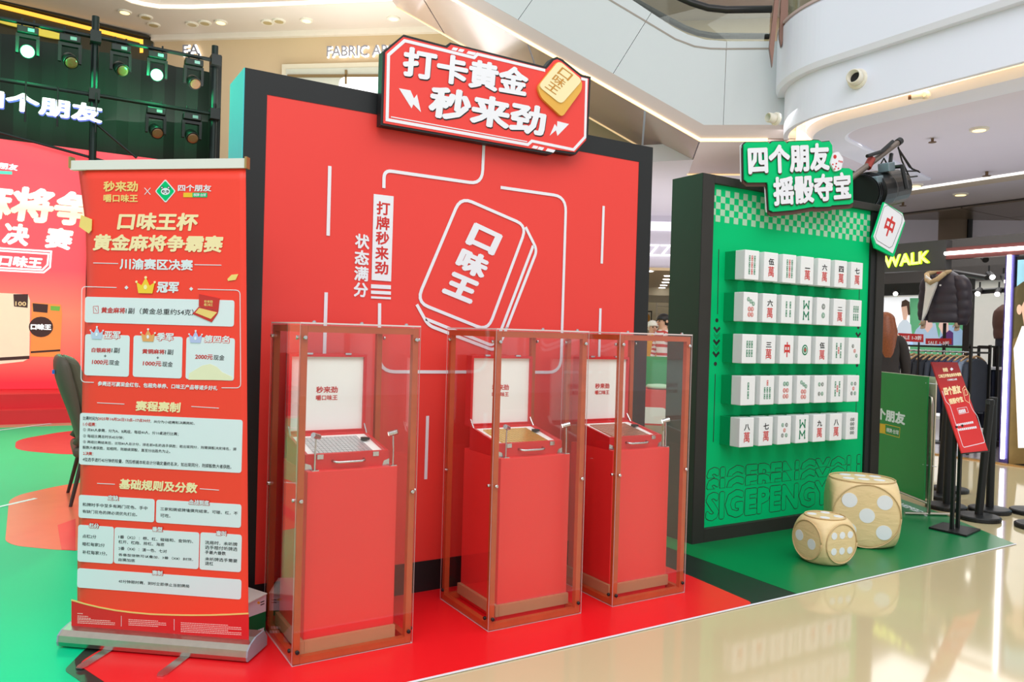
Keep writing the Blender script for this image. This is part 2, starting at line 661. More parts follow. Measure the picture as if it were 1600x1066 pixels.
for (x, y, lab, g) in ((195, 18, 'round ceiling downlight above the second moving light on the truss', True), (228, 26, 'large round downlight right of the corner of the left ceiling', False), (240, 38, 'small ceiling downlight nearest the corner beside the amber line', False),
                       (300, 37, 'ceiling downlight straight above the letters EA', False), (320, 35, 'ceiling downlight just right of the one above the letters EA', False), (345, 34, 'paired ceiling downlight above the end of the light truss', True),
                       (418, 34, 'ceiling downlight above the left corner of the red wall', False), (436, 32, 'ceiling downlight above the black frame of the red wall', False), (479, 31, 'bright ceiling downlight left of the letters FABRIC', True),
                       (615, 28, 'bright ceiling downlight above the red sign, left of the escalator', True)):
    ceiling_fit(x, y, ZC, .13, lab, g)

# ---- right side: balcony fascia of the upper floor (runs parallel to the set's depth axis)
def fascia_path(x0, r, y_end=6.75, far=3.6):
    pts = [(x0, -6.0), (x0, y_end - 3), (x0, y_end)]
    for k in range(1, 29):
        a_ = k / 28 * R(78)
        pts.append((x0 + r * (1 - math.cos(a_)), y_end + r * math.sin(a_)))
    dx, dy = pts[-1][0] - pts[-2][0], pts[-1][1] - pts[-2][1]
    l_ = math.hypot(dx, dy)
    pts.append((pts[-1][0] + dx / l_ * far, pts[-1][1] + dy / l_ * far))
    return pts


def sweep_band(mb, path, prof, mi=0):
    """sweep a closed (out,z) profile along a plan path; out is measured away from the void"""
    rings = []
    n = len(path)
    for i in range(n):
        a_, b_ = Vector(path[max(i - 1, 0)]), Vector(path[min(i + 1, n - 1)])
        t_ = (b_ - a_).normalized()
        nn = Vector((t_.y, -t_.x))
        p = Vector(path[i])
        rings.append([Vector((p.x + nn.x * o_, p.y + nn.y * o_, z_)) for o_, z_ in prof])
    k = len(prof)
    vs_ = [p for r_ in rings for p in r_]
    fs = []
    for i in range(n - 1):
        for j in range(k):
            j2 = (j + 1) % k
            fs.append((i * k + j, i * k + j2, (i + 1) * k + j2, (i + 1) * k + j))
    mb.add(vs_, fs, mi)
    return mb


FP = fascia_path(9.0, 1.6)
mb = sweep_band(MB(), FP, [(-.1, 5.05), (-.13, 5.12), (-.13, 5.9), (-.1, 5.95), (.1, 5.95), (.1, 5.05)])
struct(mb.build('wall_right_upper', M_fascia, smooth=False))
mb = sweep_band(MB(), FP, [(0, 4.43), (0, 5.06), (.07, 5.06), (.07, 4.43)])
struct(mb.build('wall_right_lower', M_fascia))
mb = sweep_band(MB(), FP, [(.10, 4.60), (.10, 4.64), (.16, 4.64), (.16, 4.60)])
struct(mb.build('trim_6', mat('warm_cove_light', (255, 200, 120), .5, emit=9, var=0)))
mb = sweep_band(MB(), FP, [(.42, 4.40), (.32, 4.50), (.30, 4.75), (.07, 4.80), (.07, 4.9), (.9, 4.9), (.9, 4.40), (.86, 4.385)])
struct(mb.build('trim_7', M_fascia))
mb = sweep_band(MB(), FP, [(-.14, 5.94), (-.14, 5.975), (.1, 5.975), (.1, 5.94)])
struct(mb.build('trim_8', mat('rose_coping', (200, 178, 176), .4)))
# glass balustrade + fins above the fascia
mb = sweep_band(MB(), FP[:-1], [(-.02, 5.97), (-.02, 6.95), (.0, 6.95), (.0, 5.97)])
struct(mb.build('window_2', glass_mat('balustrade_glass', (.86, .92, .86))))
PF = Plane((9.1, 7.4, 0), (MU.x, MU.y, 0))
for i, pts in enumerate((((1205.5, 106), (1201, 76), (1209.5, 0), (1216, -14), (1216, 0), (1208, 82)), ((1226, 63), (1223, 48), (1225, 0), (1226, -14), (1237, -14), (1236, 38), (1228, 55)))):
    mb = MB()
    mb.pxpoly(PF, pts, -.02 - .3 * i, .06 - .3 * i)
    tag(mb.build('fin', mat('brown_metal_fin', (112, 80, 68), .4, .4)), ('tapered brown metal fin at the end of the escalator landing', 'tapered brown metal fin on the curve of the white balcony')[i], 'fin', 'brown balcony fins')

# lower ceiling behind fascia and over the shops on the right
ZL = 4.42
cpts = [(9.86, -6), (9.86, 6.75)] + [(p[0] + .8, p[1] - .1) for p in FP[4:30:3]] + [tuple(mall(-3.2, 14.6, 0).xy), tuple(mall(-3.2, 22, 0).xy), tuple(mall(9, 24, 0).xy), (26, 12), (26, -6)]
mb = MB()
mb.hexa([(x, y, ZL) for x, y in cpts], [(x, y, ZL + .3) for x, y in cpts])
struct(mb.build('ceiling', M_lilac))
mb = MB()
mb.box(14.6, 14.72, -6, 16, ZL - .02, ZL + .001)
struct(mb.build('trim_9', mat('white_cove_line', (255, 252, 244), .5, emit=1.6, var=0)))
mb = MB().box(14.72, 15.2, -6, 16, ZL - .012, ZL + .001)
struct(mb.build('trim_10', mat('cove_back', (216, 202, 186), .6)))
# brown metal ceiling panels further in, each a panel
M_mceil = mat('bronze_ceiling_panel', (140, 128, 116), .28, .45, var=.15, scale=1.0)
mc = MB().box(17.2, 25.5, -5, 15, ZL - .03, ZL + .002).build('ceiling', mat('panel_gap', (60, 54, 48), .5))
struct(mc)
pm = None
for i in range(4):
    for j in range(7):
        x0, y0 = 17.22 + i * 2.0, -4 + j * 2.7
        MB().box(x0, x0 + 1.97, y0, y0 + 2.67, ZL - .06, ZL - .028).build('panel', M_mceil, mc)
# ceiling nozzles, sprinklers, downlights
def nozzle(p, ax, r, label):
    t_ = thing('air_nozzle', label, 'air vent', p, 'round air nozzles')
    MB().lathe(p, [(r * 1.35, 0), (r * 1.35, .03), (r * 1.15, .05)], 24, axis=ax).build('ring', M_fit, t_)
    MB().lathe(p, [(r, .02), (r, .16), (r * .82, .18), (r * .8, .05)], 24, axis=ax).build('barrel', M_fit, t_, smooth=True)
    MB().lathe(Vector(p) + Vector(ax) * .052, [(r * .78, 0), (r * .78, .006)], 24, axis=ax).build('opening', M_black, t_)


p = at_x(1341, 124, 9.0)
nozzle(p, (-1, -.25, .0), .095, 'round white air nozzle on the balcony fascia above the spotlight')
p = at_y(1214, 186, 7.75)
nozzle(p, (-.95, .1, 0), .07, 'round white air nozzle at the curved end of the balcony fascia')
p = at_x(1448, 149, 9.3)
t = thing('security_camera', 'small white security camera under the glowing fascia cove', 'camera', p)
MB().lathe(p + Vector((0, 0, 0)), [(.05, 0), (.055, .03), (.03, .06)], 14, axis=(-1, 0, 0)).build('mount', M_fit, t)
MB().tube([p + Vector((-.05, .02, .0)), p + Vector((-.11, .13, -.01))], .042, 12).build('barrel', M_fit, t)
MB().tube([p + Vector((-.11, .13, -.01)), p + Vector((-.125, .16, -.01))], .03, 12).build('lens', mat('brown_lens', (120, 80, 50), .3), t)


def sprinkler(x, y, z, label, s_=1.0):
    p = at_z(x, y, z)
    t_ = thing('sprinkler', label, 'sprinkler', p, 'ceiling sprinklers')
    MB().tube([p, p + Vector((0, 0, -.05 * s_))], .02 * s_, 8).build('stem', mat('brass', (120, 96, 72), .4, .6), t_)
    MB().lathe(p + Vector((0, 0, -.065 * s_)), [(.055 * s_, 0), (.055 * s_, .008)], 10).build('deflector', MATS['brass'], t_)


sprinkler(1457, 216, ZL, 'ceiling sprinkler right of the spotlight pipe')
sprinkler(1542, 268, ZL, 'ceiling sprinkler just above the white light line', 1.3)
sprinkler(1411, 316, ZL, 'ceiling sprinkler below the spotlight cables', 1.3)
for x, y, lab in ((1530, 201, 'ceiling downlight nearest the fascia on the right'), (1430, 289, 'ceiling downlight between the spotlight and the white light line'), (1501, 303, 'ceiling downlight below the white light line'), (1523, 350, 'ceiling downlight beside the round column')):
    ceiling_fit(x, y, ZL - (.06 if y > 340 else 0), .12 if y < 280 else .14, lab)
# round bronze column
p = at_z(1486, 344, ZL - .06)
t = thing('column', 'round bronze-clad column rising behind the shop sign', 'column', (p.x + .3, p.y + .2, 0))
MB().lathe((p.x + .3, p.y + .2, 0), [(.52, 0), (.52, ZL - .06)], 32).build('shaft', mat('bronze_cladding', (176, 158, 140), .35, .2, var=.12, scale=1), t, smooth=True)
MB().tube([(p.x + .2, p.y - .34, 0), (p.x + .2, p.y - .34, ZL - .06)], .06, 8).build('groove', M_dark, t)

# ---- escalator seen from below, running across the view
VE, VE2 = 12.36, 14.9
PE, PE2 = mall_plane(VE), mall_plane(VE2)
esc = thing('escalator', 'white clad escalator rising to the upper left from the balcony', 'escalator', PE.pt(PE.px(1150, 215), 0))
M_escw = mat('grey_white_enamel', (198, 203, 206), .35, var=.01)
M_escp = mat('rose_mirror_cladding', (196, 174, 166), .16, .35, var=.06, scale=.8)


def lerp(a_, b_, t_):
    return (a_[0] + (b_[0] - a_[0]) * t_, a_[1] + (b_[1] - a_[1]) * t_)


# white side panels, split at the joints seen in the photo
LOW = [(300, -256.6), (755, 0), (900, 82), (1100, 195.3), (1203, 195)]
curve_top = [(1008.5, 12.5), (1053, 42.8), (1075, 54), (1102.6, 62), (1135, 64.5)]
PAN = [[(958.5, 115.2), (1100, 195.3), (1129.6, 195.2), (1135, 64.5), (1102.6, 62), (1075, 54), (1053, 42.8), (1018, 20)],
       [(1130.4, 195.2), (1245, 195), (1245, 64.2), (1135.8, 64.5)],
       [(810, 31), (957.7, 114.7), (1017.3, 19.5), (985, -2), (880, -68)],
       [(300, -256.6), (809.2, 30.6), (879, -68.5), (420, -340)]]
for pp in PAN:
    MB().pxpoly(PE, pp, -.06, 0).build('side_panel', M_escw, esc)
gr = MB()
gr.ribbon(PE, [PE.px(*q_) for q_ in ((800, -85), (953, 0), (1010, 34), (1055, 61), (1085, 72.5), (1110, 76), (1135, 76.5), (1203, 76))], .025, 0, .006)
gr.build('groove', mat('taupe_groove', (150, 140, 130), .5), esc)
# chamfered rose band below, leaning inwards, then light strip, then mirror soffit


def pt_band(q_, back_):
    return PE.pt(PE.px(*q_), -back_)


low = [(300, -256.6), (900, 82), (1100, 195.3), (1245, 195)]
stp = [(300, -236), (900, 104), (1094.7, 215), (1245, 215)]
bandm = MB()
for i in range(3):
    a_, b_ = pt_band(low[i], .0), pt_band(low[i + 1], .0)
    c_, d_ = pt_band(stp[i + 1], .05), pt_band(stp[i], .05)
    bandm.hexa([a_, b_, c_, d_], [p_ - PE.n * .05 for p_ in (a_, b_, c_, d_)])
bandm.build('lower_band', mat('rose_enamel', (200, 184, 180), .3, var=.02), esc)
ls = MB()
ls.ribbon(PE, [PE.px(*q_) for q_ in ((300, -233.5), (900, 106.5), (1094.7, 217.5), (1200, 217.5))], .042, -.07, -.03)
ls.build('light_strip', M_warmglow, esc)
# soffit between near edge (VE) and far edge (VE2)
near = [PE.pt(PE.px(*q_), -.08) for q_ in ((300, -231), (1094.7, 219), (1245, 219))]
zs = [p_.z for p_ in near]
far = [p_ + MV * (VE2 - VE) for p_ in near]
joint_u = [0, .22, .45, .68, .9, 1.0]
for i in range(5):
    t0, t1 = joint_u[i] + .002, joint_u[i + 1] - .002
    q_ = [near[0].lerp(near[1], t0), near[0].lerp(near[1], t1), far[0].lerp(far[1], t1), far[0].lerp(far[1], t0)]
    MB().hexa(q_, [p_ + Vector((0, 0, .05)) for p_ in q_]).build('soffit_panel', M_escp, esc)
q_ = [near[1], near[2], far[2], far[1]]
MB().hexa(q_, [p_ + Vector((0, 0, .05)) for p_ in q_]).build('soffit_panel', M_escp, esc)
ls = MB()
fe = [p_ - MV * .1 - Vector((0, 0, .012)) for p_ in far]
for i in range(2):
    ls.hexa([fe[i], fe[i + 1], fe[i + 1] + MV * .07, fe[i] + MV * .07], [p_ + Vector((0, 0, .02)) for p_ in (fe[i], fe[i + 1], fe[i + 1] + MV * .07, fe[i] + MV * .07)])
ls.build('far_light_strip', mat('dim_warm_strip', (250, 214, 160), .5, emit=.7, var=0), esc)
for dx, lb in (((1035, 223), 'nozzle'), ((705, 22), 'nozzle')):
    d_ = ray(*dx)
# far side cladding of the escalator (seen over the soffit edge from other sides)
fs_ = MB()
for i in range(2):
    a_, b_ = far[i], far[i + 1]
    fs_.hexa([a_, b_, b_ + MV * .05, a_ + MV * .05], [p_ + Vector((0, 0, 1.9)) for p_ in (a_, b_, b_ + MV * .05, a_ + MV * .05)])
fs_.build('far_side_panel', M_escw, esc)
# glass and handrails
hr_near = [(860, -128), (985, -52), (1050, -14), (1082, 0), (1108, 8), (1136, 11), (1208, 10)]
hr = MB().tube([PE.pt(PE.px(*q_), -.1) for q_ in hr_near], .055, 10)
hr.build('handrail', mat('black_rubber', (28, 26, 26), .4), esc, smooth=True)
PEm = mall_plane(VE + 1.15)
hr_far = [(850, -82), (990, 0), (1046, 31.5), (1070, 44), (1091, 51.8), (1116, 56), (1202, 56.7)]
MB().tube([PEm.pt(PEm.px(*q_), 0) for q_ in hr_far], .05, 10).build('handrail', MATS['black_rubber'], esc, smooth=True)
gp = MB()
gp.pxpoly(PE, [(880, -68), (985, -2), (1053, 42.8), (1075, 54), (1102.6, 62), (1135, 64.5), (1203, 64), (1206, 12), (1136, 13), (1108, 10), (1082, 2), (1050, -12), (985, -50)], -.11, -.1)
gp.build('glass_panel', MATS['balustrade_glass'], esc)
p = at_z(1035, 222, 4.4)

# upper floor backdrop seen through the escalator glass
PU = mall_plane(19.0)
mb = MB()
mb.prism(PU, [(-18, 7.9), (12, 7.9), (12, 14), (-18, 14)], -.2, 0)
struct(mb.build('wall_upper', mat('warm_gold_plaster', (226, 196, 128), .7, var=.03)))
PU2 = mall_plane(18.6)
mb = MB()
mb.pxpoly(PU2, [(1060, 33), (1210, 36), (1210, 80), (1060, 80)], -.1, 0)
struct(mb.build('window_3', mat('dark_upper_shop', (70, 64, 52), .4)))
mb = MB()
mb.pxpoly(PU2, [(1115, 50), (1203, 50), (1203, 53), (1115, 53)], .0, .05)
struct(mb.build('trim_11', mat('pale_rail', (206, 196, 176), .5)))
mb = MB()
mb.pxpoly(PU2, [(1005, -8), (1032, -6), (1031, 1), (1026, 3), (1022, 5.5), (1012, 1)], .0, .1)
tag(mb.build('hanging_sign', mat('magenta_sign', (140, 30, 80), .5)), 'magenta hanging sign seen through the escalator glass at the top', 'sign')

# ---- far shop between red and green walls
VS = 20.0
PS = mall_plane(VS)
zb = PS.px(1030, 418)[1]
zt = ZL
us0, us1 = PS.px(960, 400)[0], PS.px(1120, 400)[0]
mb = MB()
mb.prism(PS, [(us0 - 6, zb), (us1 + 8, zb), (us1 + 8, zt), (us0 - 6, zt)], -.2, 0)
struct(mb.build('wall_shop', M_lilac))
mb = MB()
mb.pxpoly(PS, [(960, 345), (1120, 349), (1120, 363), (960, 359)], 0, .06)
struct(mb.build('trim_12', mat('soft_white_cove', (246, 244, 252), .5, emit=.5, var=0)))
mb = MB()
mb.pxpoly(PS, [(960, 417), (1120, 421), (1120, 425), (960, 421)], 0, .08)
struct(mb.build('trim_13', mat('tan_trim', (214, 190, 150), .5)))
t = thing('shop_sign', 'glowing white letters AZZ in the gap beside the green wall', 'sign', PS.pt(PS.px(1030, 402), 0))
mb = MB()
text_px(mb, PS, 'AZZ', (993, 382), (1049, 401), .08, .014)
lettering('lettering', mat('bright_letters', (255, 255, 255), .4, emit=1.0, var=0), t, mb)
PSb = mall_plane(30.0)
mb = MB()
mb.prism(PSb, [(us0 - 8, 0), (us1 + 12, 0), (us1 + 12, 4.6), (us0 - 8, 4.6)], -.2, 0)
struct(mb.build('wall_shop_back', mat('cream_shop_wall', (240, 230, 204), .6)))
mb = MB()
q_ = [mall(us0 - 6, VS + .02, zb + .1), mall(us1 + 8, VS + .02, zb + .1), mall(us1 + 8, 30, zb + .1), mall(us0 - 6, 30, zb + .1)]
mb.hexa(q_, [p_ + Vector((0, 0, .2)) for p_ in q_])
struct(mb.build('ceiling', M_ceil))
for i, (x, y) in enumerate(((1014, 424), (1044, 431.5), (1042, 437), (1040, 441.5), (1037, 446), (1034.5, 450), (1032, 454), (1029, 458))):
    p = at_z(x, y, zb + .09)
    MB().lathe((p.x, p.y, zb + .08), [(.12, 0), (.12, .02)], 10).build('x', M_glow)
    o_ = bpy.context.scene.objects['x']
    o_.name = 'downlight'
    tag(o_, ['lone downlight just left below the letters AZZ', 'topmost downlight of the row in the far shop', 'second downlight from the top of the far shop row', 'third downlight from the top of the far shop row', 'fourth downlight from the top of the far shop row', 'third downlight from the bottom of the far shop row', 'second downlight from the bottom of the far shop row', 'lowest downlight of the row in the far shop'][i], 'light', 'downlights of the far shop')
# shelf wall of far shop
PSc = mall_plane(29.5)
mb = MB()
mb.pxpoly(PSc, [(1000, 461), (1060, 463), (1060, 474), (1000, 472)], 0, .1)
struct(mb.build('trim_14', mat('grey_pelmet', (198, 192, 176), .6)))
pf = thing('picture_frame', 'dark framed picture with an orange figure in the far shop', 'picture', PSc.pt(PSc.px(1014, 507), 0))
mb = MB()
mb.pxpoly(PSc, [(1005, 486), (1019, 486), (1018, 507), (1004, 507)], 0, .05)
mb.build('frame', mat('charcoal_frame', (66, 62, 58), .5), pf)
mb = MB()
mb.pxpoly(PSc, [(1006, 488), (1017, 488), (1016.5, 505), (1005.5, 505)], .05, .055)
mb.build('mat_board', mat('paper', (236, 232, 220), .6), pf)
mb = MB()
mb.pxpoly(PSc, circ((1012.5, 497), 3.2, 12, 6), .056, .06)
mb.build('print', mat('orange_print', (222, 160, 70), .6), pf)
su = thing('shelf_unit', 'white shelf unit in the far shop', 'shelf', PSc.pt((PSc.px(1040, 515)[0], 0), 0))
mb = MB()
for yy in (478, 490, 500, 509.5, 519):
    mb.pxpoly(PSc, [(1026, yy), (1050, yy + .7), (1050, yy + 1.8), (1026, yy + 1.1)], .02, .4)
mb.build('shelf', M_fit, su)
mb = MB()
mb.pxpoly(PSc, [(1025, 474), (1027, 474), (1026, 580), (1024, 580)], 0, .42)
mb.build('side', M_fit, su)
for pts, c_, lab in (([(1033, 501), (1041, 501), (1041, 509), (1033, 509)], (70, 140, 190), 'blue box on the white shelf in the far shop'), ([(1040, 490), (1045, 490), (1045, 499.5), (1040, 499.5)], (226, 190, 80), 'yellow box on the white shelf in the far shop')):
    mb = MB()
    mb.pxpoly(PSc, pts, .05, .35)
    tag(mb.build('storage_box', mat('box_%d' % c_[0], c_, .6)), lab, 'box')

# ================================================================== EVENT FLOOR MATS
FLP = Plane((0, 0, 0), (1, 0, 0), (0, 1, 0))


def mat_poly(name, uv, z, m_, label, cat='floor mat'):
    o_ = MB().prism(FLP, uv, .0005 + z, .003 + z).build(name, m_)
    return tag(o_, label, cat) if label else o_


M_matg = mat('green_vinyl', (0, 200, 140), .35, var=.05, scale=1.5, spec=.06)
M_matg2 = mat('deep_green_vinyl', (0, 122, 66), .3, var=.05, scale=2)
M_matr = mat('red_vinyl', (236, 26, 34), .3, var=.04, scale=2)
M_matk = mat('black_vinyl', (24, 34, 28), .4, var=.1)
gmat = thing('floor_mat', 'glossy green vinyl mat with red shapes in front of the stage', 'floor mat', (-2, 6, 0))
MB().prism(FLP, [(-6, 1.2), (.9, 1.2), (.9, 4.2), (3.2, 4.2), (3.2, 11.5), (-6, 11.5)], .0005, .003).build('vinyl', M_matg, gmat)
M_salmon = mat('salmon_print', (238, 120, 88), .22, var=.05)
M_coral = mat('coral_print', (240, 72, 74), .22, var=.05)


def fpx(*pts):
    return [tuple(at_z(x, y, 0).xy) for x, y in pts]


MB().prism(FLP, rnd(fpx((25, 688), (105, 674)) + [(2.2, 12.1 - .9), (2.2, 9.1)] + fpx((112, 712), (23, 704)), .25), .003, .0045).build('printed_shape', M_coral, gmat)
oc = fpx((14, 783), (30, 774), (105, 757)) + [(1.6, 7.6), (1.6, 4.9)] + fpx((113, 863), (24, 854), (8, 847))
MB().prism(FLP, rnd(oc, .2), .003, .0045).build('printed_shape', M_salmon, gmat)
MB().prism(FLP, fpx((90, 822), (118, 812), (118, 862), (96, 860)), .0045, .006).build('printed_shape', M_coral, gmat)
for a_, b_ in (((0, 673), (79, 662.5)), ((0, 793), (56, 780))):
    p0, p1 = fpx(a_, b_)
    d_ = Vector(p1) - Vector(p0)
    p0 = tuple(Vector(p0) - d_ * 2)
    MB().ribbon(FLP, [p0, p1], .035, .0045, .006).build('white_line', M_white, gmat)

rmat = thing('floor_mat', 'long red vinyl mat under the three glass display cases', 'floor mat', (1.8, 3.2, 0))
redp = [(.165, 3.465), (.239, 3.262), (.44, 2.722), (3.16, 2.722), (3.19, 3.2), (3.19, 3.95), (.62, 3.95), (.235, 3.56)]
blk = [(.118, 3.43), (.195, 3.22), (.385, 2.722), (3.49, 2.722), (3.49, 3.9), (3.2, 4.0), (.6, 4.0), (.2, 3.62)]
MB().prism(FLP, rnd(blk, .03), .0031, .0042).build('black_border', M_matk, rmat)
MB().prism(FLP, rnd(redp, .05), .0042, .0056).build('vinyl', M_matr, rmat)
MB().ribbon(FLP, [(.45, 2.716), (3.49, 2.716)], .012, .0031, .0057).build('white_edge', M_white, rmat)
g2 = thing('floor_mat', 'deep green vinyl mat under the two giant dice', 'floor mat', (4.6, 3.2, 0))
MB().prism(FLP, [(3.49, 2.722), (5.76, 2.735), (6.25, 3.55), (6.6, 4.3), (3.49, 4.3)], .0031, .0056).build('vinyl', M_matg2, g2)
MB().ribbon(FLP, [(3.49, 2.716), (5.77, 2.73)], .012, .0031, .0057).build('white_edge', M_white, g2)
mb = MB()
text_px3(mb, FLP, 'SIGEPENGYOU', (1456, 806), (1380, 775), (1447, 808), .0058, .03)
lettering('lettering', M_white, g2, mb)

# ================================================================== RED DISPLAY WALL
RY = 3.64
PR = Plane((0, RY, 0), (1, 0, 0))
rw = thing('display_wall', 'large red photo wall with a black frame and white tile outline', 'display wall', (1.99, RY + .15, 0))
X0, X1, ZT = .78, 3.195, 2.51
mb = MB()
mb.box(X0, .88, RY, RY + .3, 0, ZT)
mb.box(3.088, X1, RY, RY + .3, 0, ZT)
mb.box(.88, 3.088, RY, RY + .3, 2.407, ZT)
mb.box(.88, 3.088, RY, RY + .3, 0, .163)
mb.build('black_frame', M_black, rw)
MB().box(.88, 3.088, RY + .002, RY + .28, .163, 2.407).build('red_panel', M_red, rw)
MB().box(X0 - .004, X0, RY + .002, RY + .3, 0, ZT).build('side_sheet', mat('green_lit_sheet', (74, 208, 214), .6, var=.05), rw)  # pale sheet with the green stage light put into its colour
w_ = .0165
mb = MB()


def rline(mb_, pts, width, r=0.0, closed=False, pl=PR, w0=.0, w1=.002):
    uv = [pl.px(*p_) for p_ in pts]
    if r:
        uv = rnd(uv, r) if closed else rndpath(uv, r)
    mb_.ribbon(pl, uv, width, w0, w1, closed)


for a_, b_ in (((515.2, 259.6), (512.5, 368.4)), ((509.5, 457), (506.8, 553)), ((943, 322), (940, 412)), ((938, 482), (936, 558)), ((668, 650), (665, 749)), ((589, 651), (588, 690))):
    rline(mb, (a_, b_), w_)
rline(mb, ((756, 222), (753, 288), (600, 266), (599.6, 294)), w_, .075)
rline(mb, ((782, 293), (884.4, 307.6), (876, 582), (592, 581), (593, 474)), w_, .085)
# mahjong tile outline
rline(mb, ((719.5, 308), (823, 353), (762, 517), (650.5, 472)), w_, .07, True)
rline(mb, ((651, 476), (669, 508.5), (772, 548), (784, 532), (839, 391), (821, 355)), w_, .035)
rline(mb, ((665, 498.4), (768, 540), (777, 531), (833, 384)), w_, .04)
mb.build('line_art', M_white, rw)
mb = MB()
mb.pxpoly(PR, [(583.8, 303.2), (614.9, 306.9), (610.8, 440), (580.4, 437.6)], 0, .002)
for y0, h_ in ((444.3, 6.2), (454, 5.2), (463, 3.4)):
    mb.pxpoly(PR, [(579.6, y0), (610.6, y0 + 1.6), (610.5, y0 + 1.6 + h_), (579.5, y0 + h_)], 0, .002)
mb.build('white_plate', M_white, rw)
mb = MB()
vtext_px3(mb, PR, '打牌秒来劲', (588.5, 314), (609.5, 316.5), (585, 431), .0025, .03)
lettering('lettering', M_redtxt, rw, mb)
mb = MB()
vtext_px3(mb, PR, '状态满分', (555, 364.5), (577.5, 367.5), (552, 466), .0015, .035)
lettering('lettering', M_white, rw, mb)
mb = MB()
vtext_px3(mb, PR, '口味王', (741.5, 347), (786, 368), (687, 461.5), .0015, .06, fill=.88)
lettering('lettering', M_white, rw, mb)

# sign board on top of the red wall
PSG = Plane((0, 3.575, 0), (1, 0, 0))


def K(x, y):
    return (580 + x * .225, 40 + y * .225)


sg = thing('sign_board', 'red cut-out sign board with white slogan on top of the red wall', 'sign', at_y(760, 240, 3.6))
outl = [K(*p_) for p_ in ((225, 62), (520, 140), (548, 117), (1210, 285), (1258, 228), (1290, 216), (1330, 235), (1460, 340), (1525, 355), (1505, 800), (1420, 897), (1275, 875), (1250, 895), (65, 690), (80, 180))]
inn = [K(*p_) for p_ in ((222, 80), (525, 158), (553, 133), (1215, 303), (1266, 243), (1290, 235), (1320, 250), (1455, 357), (1508, 370), (1490, 795), (1413, 880), (1270, 860), (1243, 878), (82, 678), (97, 187))]
MB().pxpoly(PSG, outl, -.05, 0).build('backing', M_black, sg)
MB().pxpoly(PSG, inn, 0, .003).build('face', M_red, sg)
mb = MB()
rline(mb, [K(*p_) for p_ in ((1205, 313), (735, 200), (712, 225), (230, 107), (118, 205), (108, 655), (1085, 828), (1113, 803), (1402, 863), (1482, 775), (1492, 378), (1455, 370))], .0155, 0, False, PSG, .003, .005)
rline(mb, [K(*p_) for p_ in ((135, 635), (1080, 807))], .005, 0, False, PSG, .003, .005)
for x, y, dx, dy in ((568, 152, 70, 15), (612, 162, 70, 15), (672, 178, 60, 14), (1125, 833, 70, 15), (1165, 842, 70, 15), (1222, 854, 60, 14)):
    wv = 34 if dx == 70 else 54
    mb.pxpoly(PSG, [K(x, y), K(x + wv, y + wv * .22), K(x + wv - 14, y + wv * .22 + 18), K(x - 14, y + 18)], .003, .005)
mb.pxpoly(PSG, [K(*p_) for p_ in ((190, 437), (270, 452), (295, 508), (315, 480), (343, 603), (290, 548), (278, 577))], .003, .005)
mb.pxpoly(PSG, [K(*p_) for p_ in ((1290, 665), (1370, 685), (1290, 767), (1280, 728), (1237, 765), (1272, 685), (1287, 707))], .003, .005)
mb.build('line_art', M_white, sg)
for dx, dy, w2, m_, nm in ((6, 8, .004, M_blacktxt, 'shadow_lettering'), (0, 0, .008, M_white, 'lettering')):
    mb = MB()
    text_px3(mb, PSG, '打卡黄金', K(225 + dx, 140 + dy), K(1092 + dx, 308 + dy), K(208 + dx, 352 + dy), w2, .045)
    text_px3(mb, PSG, '秒来劲', K(412 + dx, 408 + dy), K(1218 + dx, 572 + dy), K(385 + dx, 632 + dy), w2, .045)
    lettering(nm, m_, sg, mb)
for x_ in (1.9, 2.5):
    MB().box(x_ - .03, x_ + .03, 3.622, RY + .002, 2.42, 2.48).build('bracket', M_black, sg)
gt = MB().prism(PSG, rnd([PSG.px(*K(*p_)) for p_ in ((1285, 250), (1450, 388), (1448, 455), (1312, 642), (1165, 505), (1140, 430))], .025), .004, .02).build('gold_tile', mat('gold_side', (232, 178, 78), .35, .2), sg)
MB().prism(PSG, rnd([PSG.px(*K(*p_)) for p_ in ((1287, 252), (1448, 388), (1302, 555), (1143, 428))], .03), .02, .026).build('tile_face', mat('gold_face', (244, 230, 180), .35, .1), gt)
mb = MB()
vtext_px3(mb, PSG, '口味王', K(1308, 296), K(1385, 352), K(1180, 440), .0265, .015)
lettering('lettering', mat('dark_gold', (196, 138, 50), .4), gt, mb)

# ================================================================== GREEN DISPLAY WALL
GY = 3.697
PG = Plane((0, GY + .03, 0), (1, 0, 0))
gw = thing('display_wall', 'green mahjong tile wall in a deep black frame with chequered top', 'display wall', (4.68, GY + .15, 0))
GX0, GX1, GZ = 3.682, 5.665, 2.43
mb = MB()
for x0, x1, z0, z1 in ((GX0, 3.788, 0, GZ), (5.56, GX1, 0, GZ), (3.788, 5.56, 2.375, GZ), (3.788, 5.56, 0, .095)):
    mb.box(x0, x1, GY, GY + .286, z0, z1)
mb.build('black_frame', mat('dark_brown_black_paint', (40, 37, 34), .6, var=.15), gw, bevel=.003)
MB().box(GX0 - .003, GX0, GY + .004, GY + .286, 0, GZ).build('side_sheet', mat('dark_green_black_sheet', (26, 42, 34), .6, var=.15, scale=5), gw)
MB().box(3.788, 5.56, GY + .03, GY + .25, .095, 2.375).build('green_panel', M_green, gw)
MB().box(5.498, 5.56, GY + .012, GY + .03, .095, 2.375).build('inner_edge', M_black, gw)
ck = MB()
cs = .0428
z0 = 2.345
for r_ in range(5):
    for c_ in range(40):
        if (r_ + c_) % 2:
            x0 = 3.79 + c_ * cs
            ck.prism(PG, [(x0, z0 - (r_ + 1) * cs), (x0 + cs, z0 - (r_ + 1) * cs), (x0 + cs, z0 - r_ * cs), (x0, z0 - r_ * cs)], 0, .0012)
ck.build('chequered_print', mat('pale_green_print', (172, 210, 180), .5, var=.02), gw)
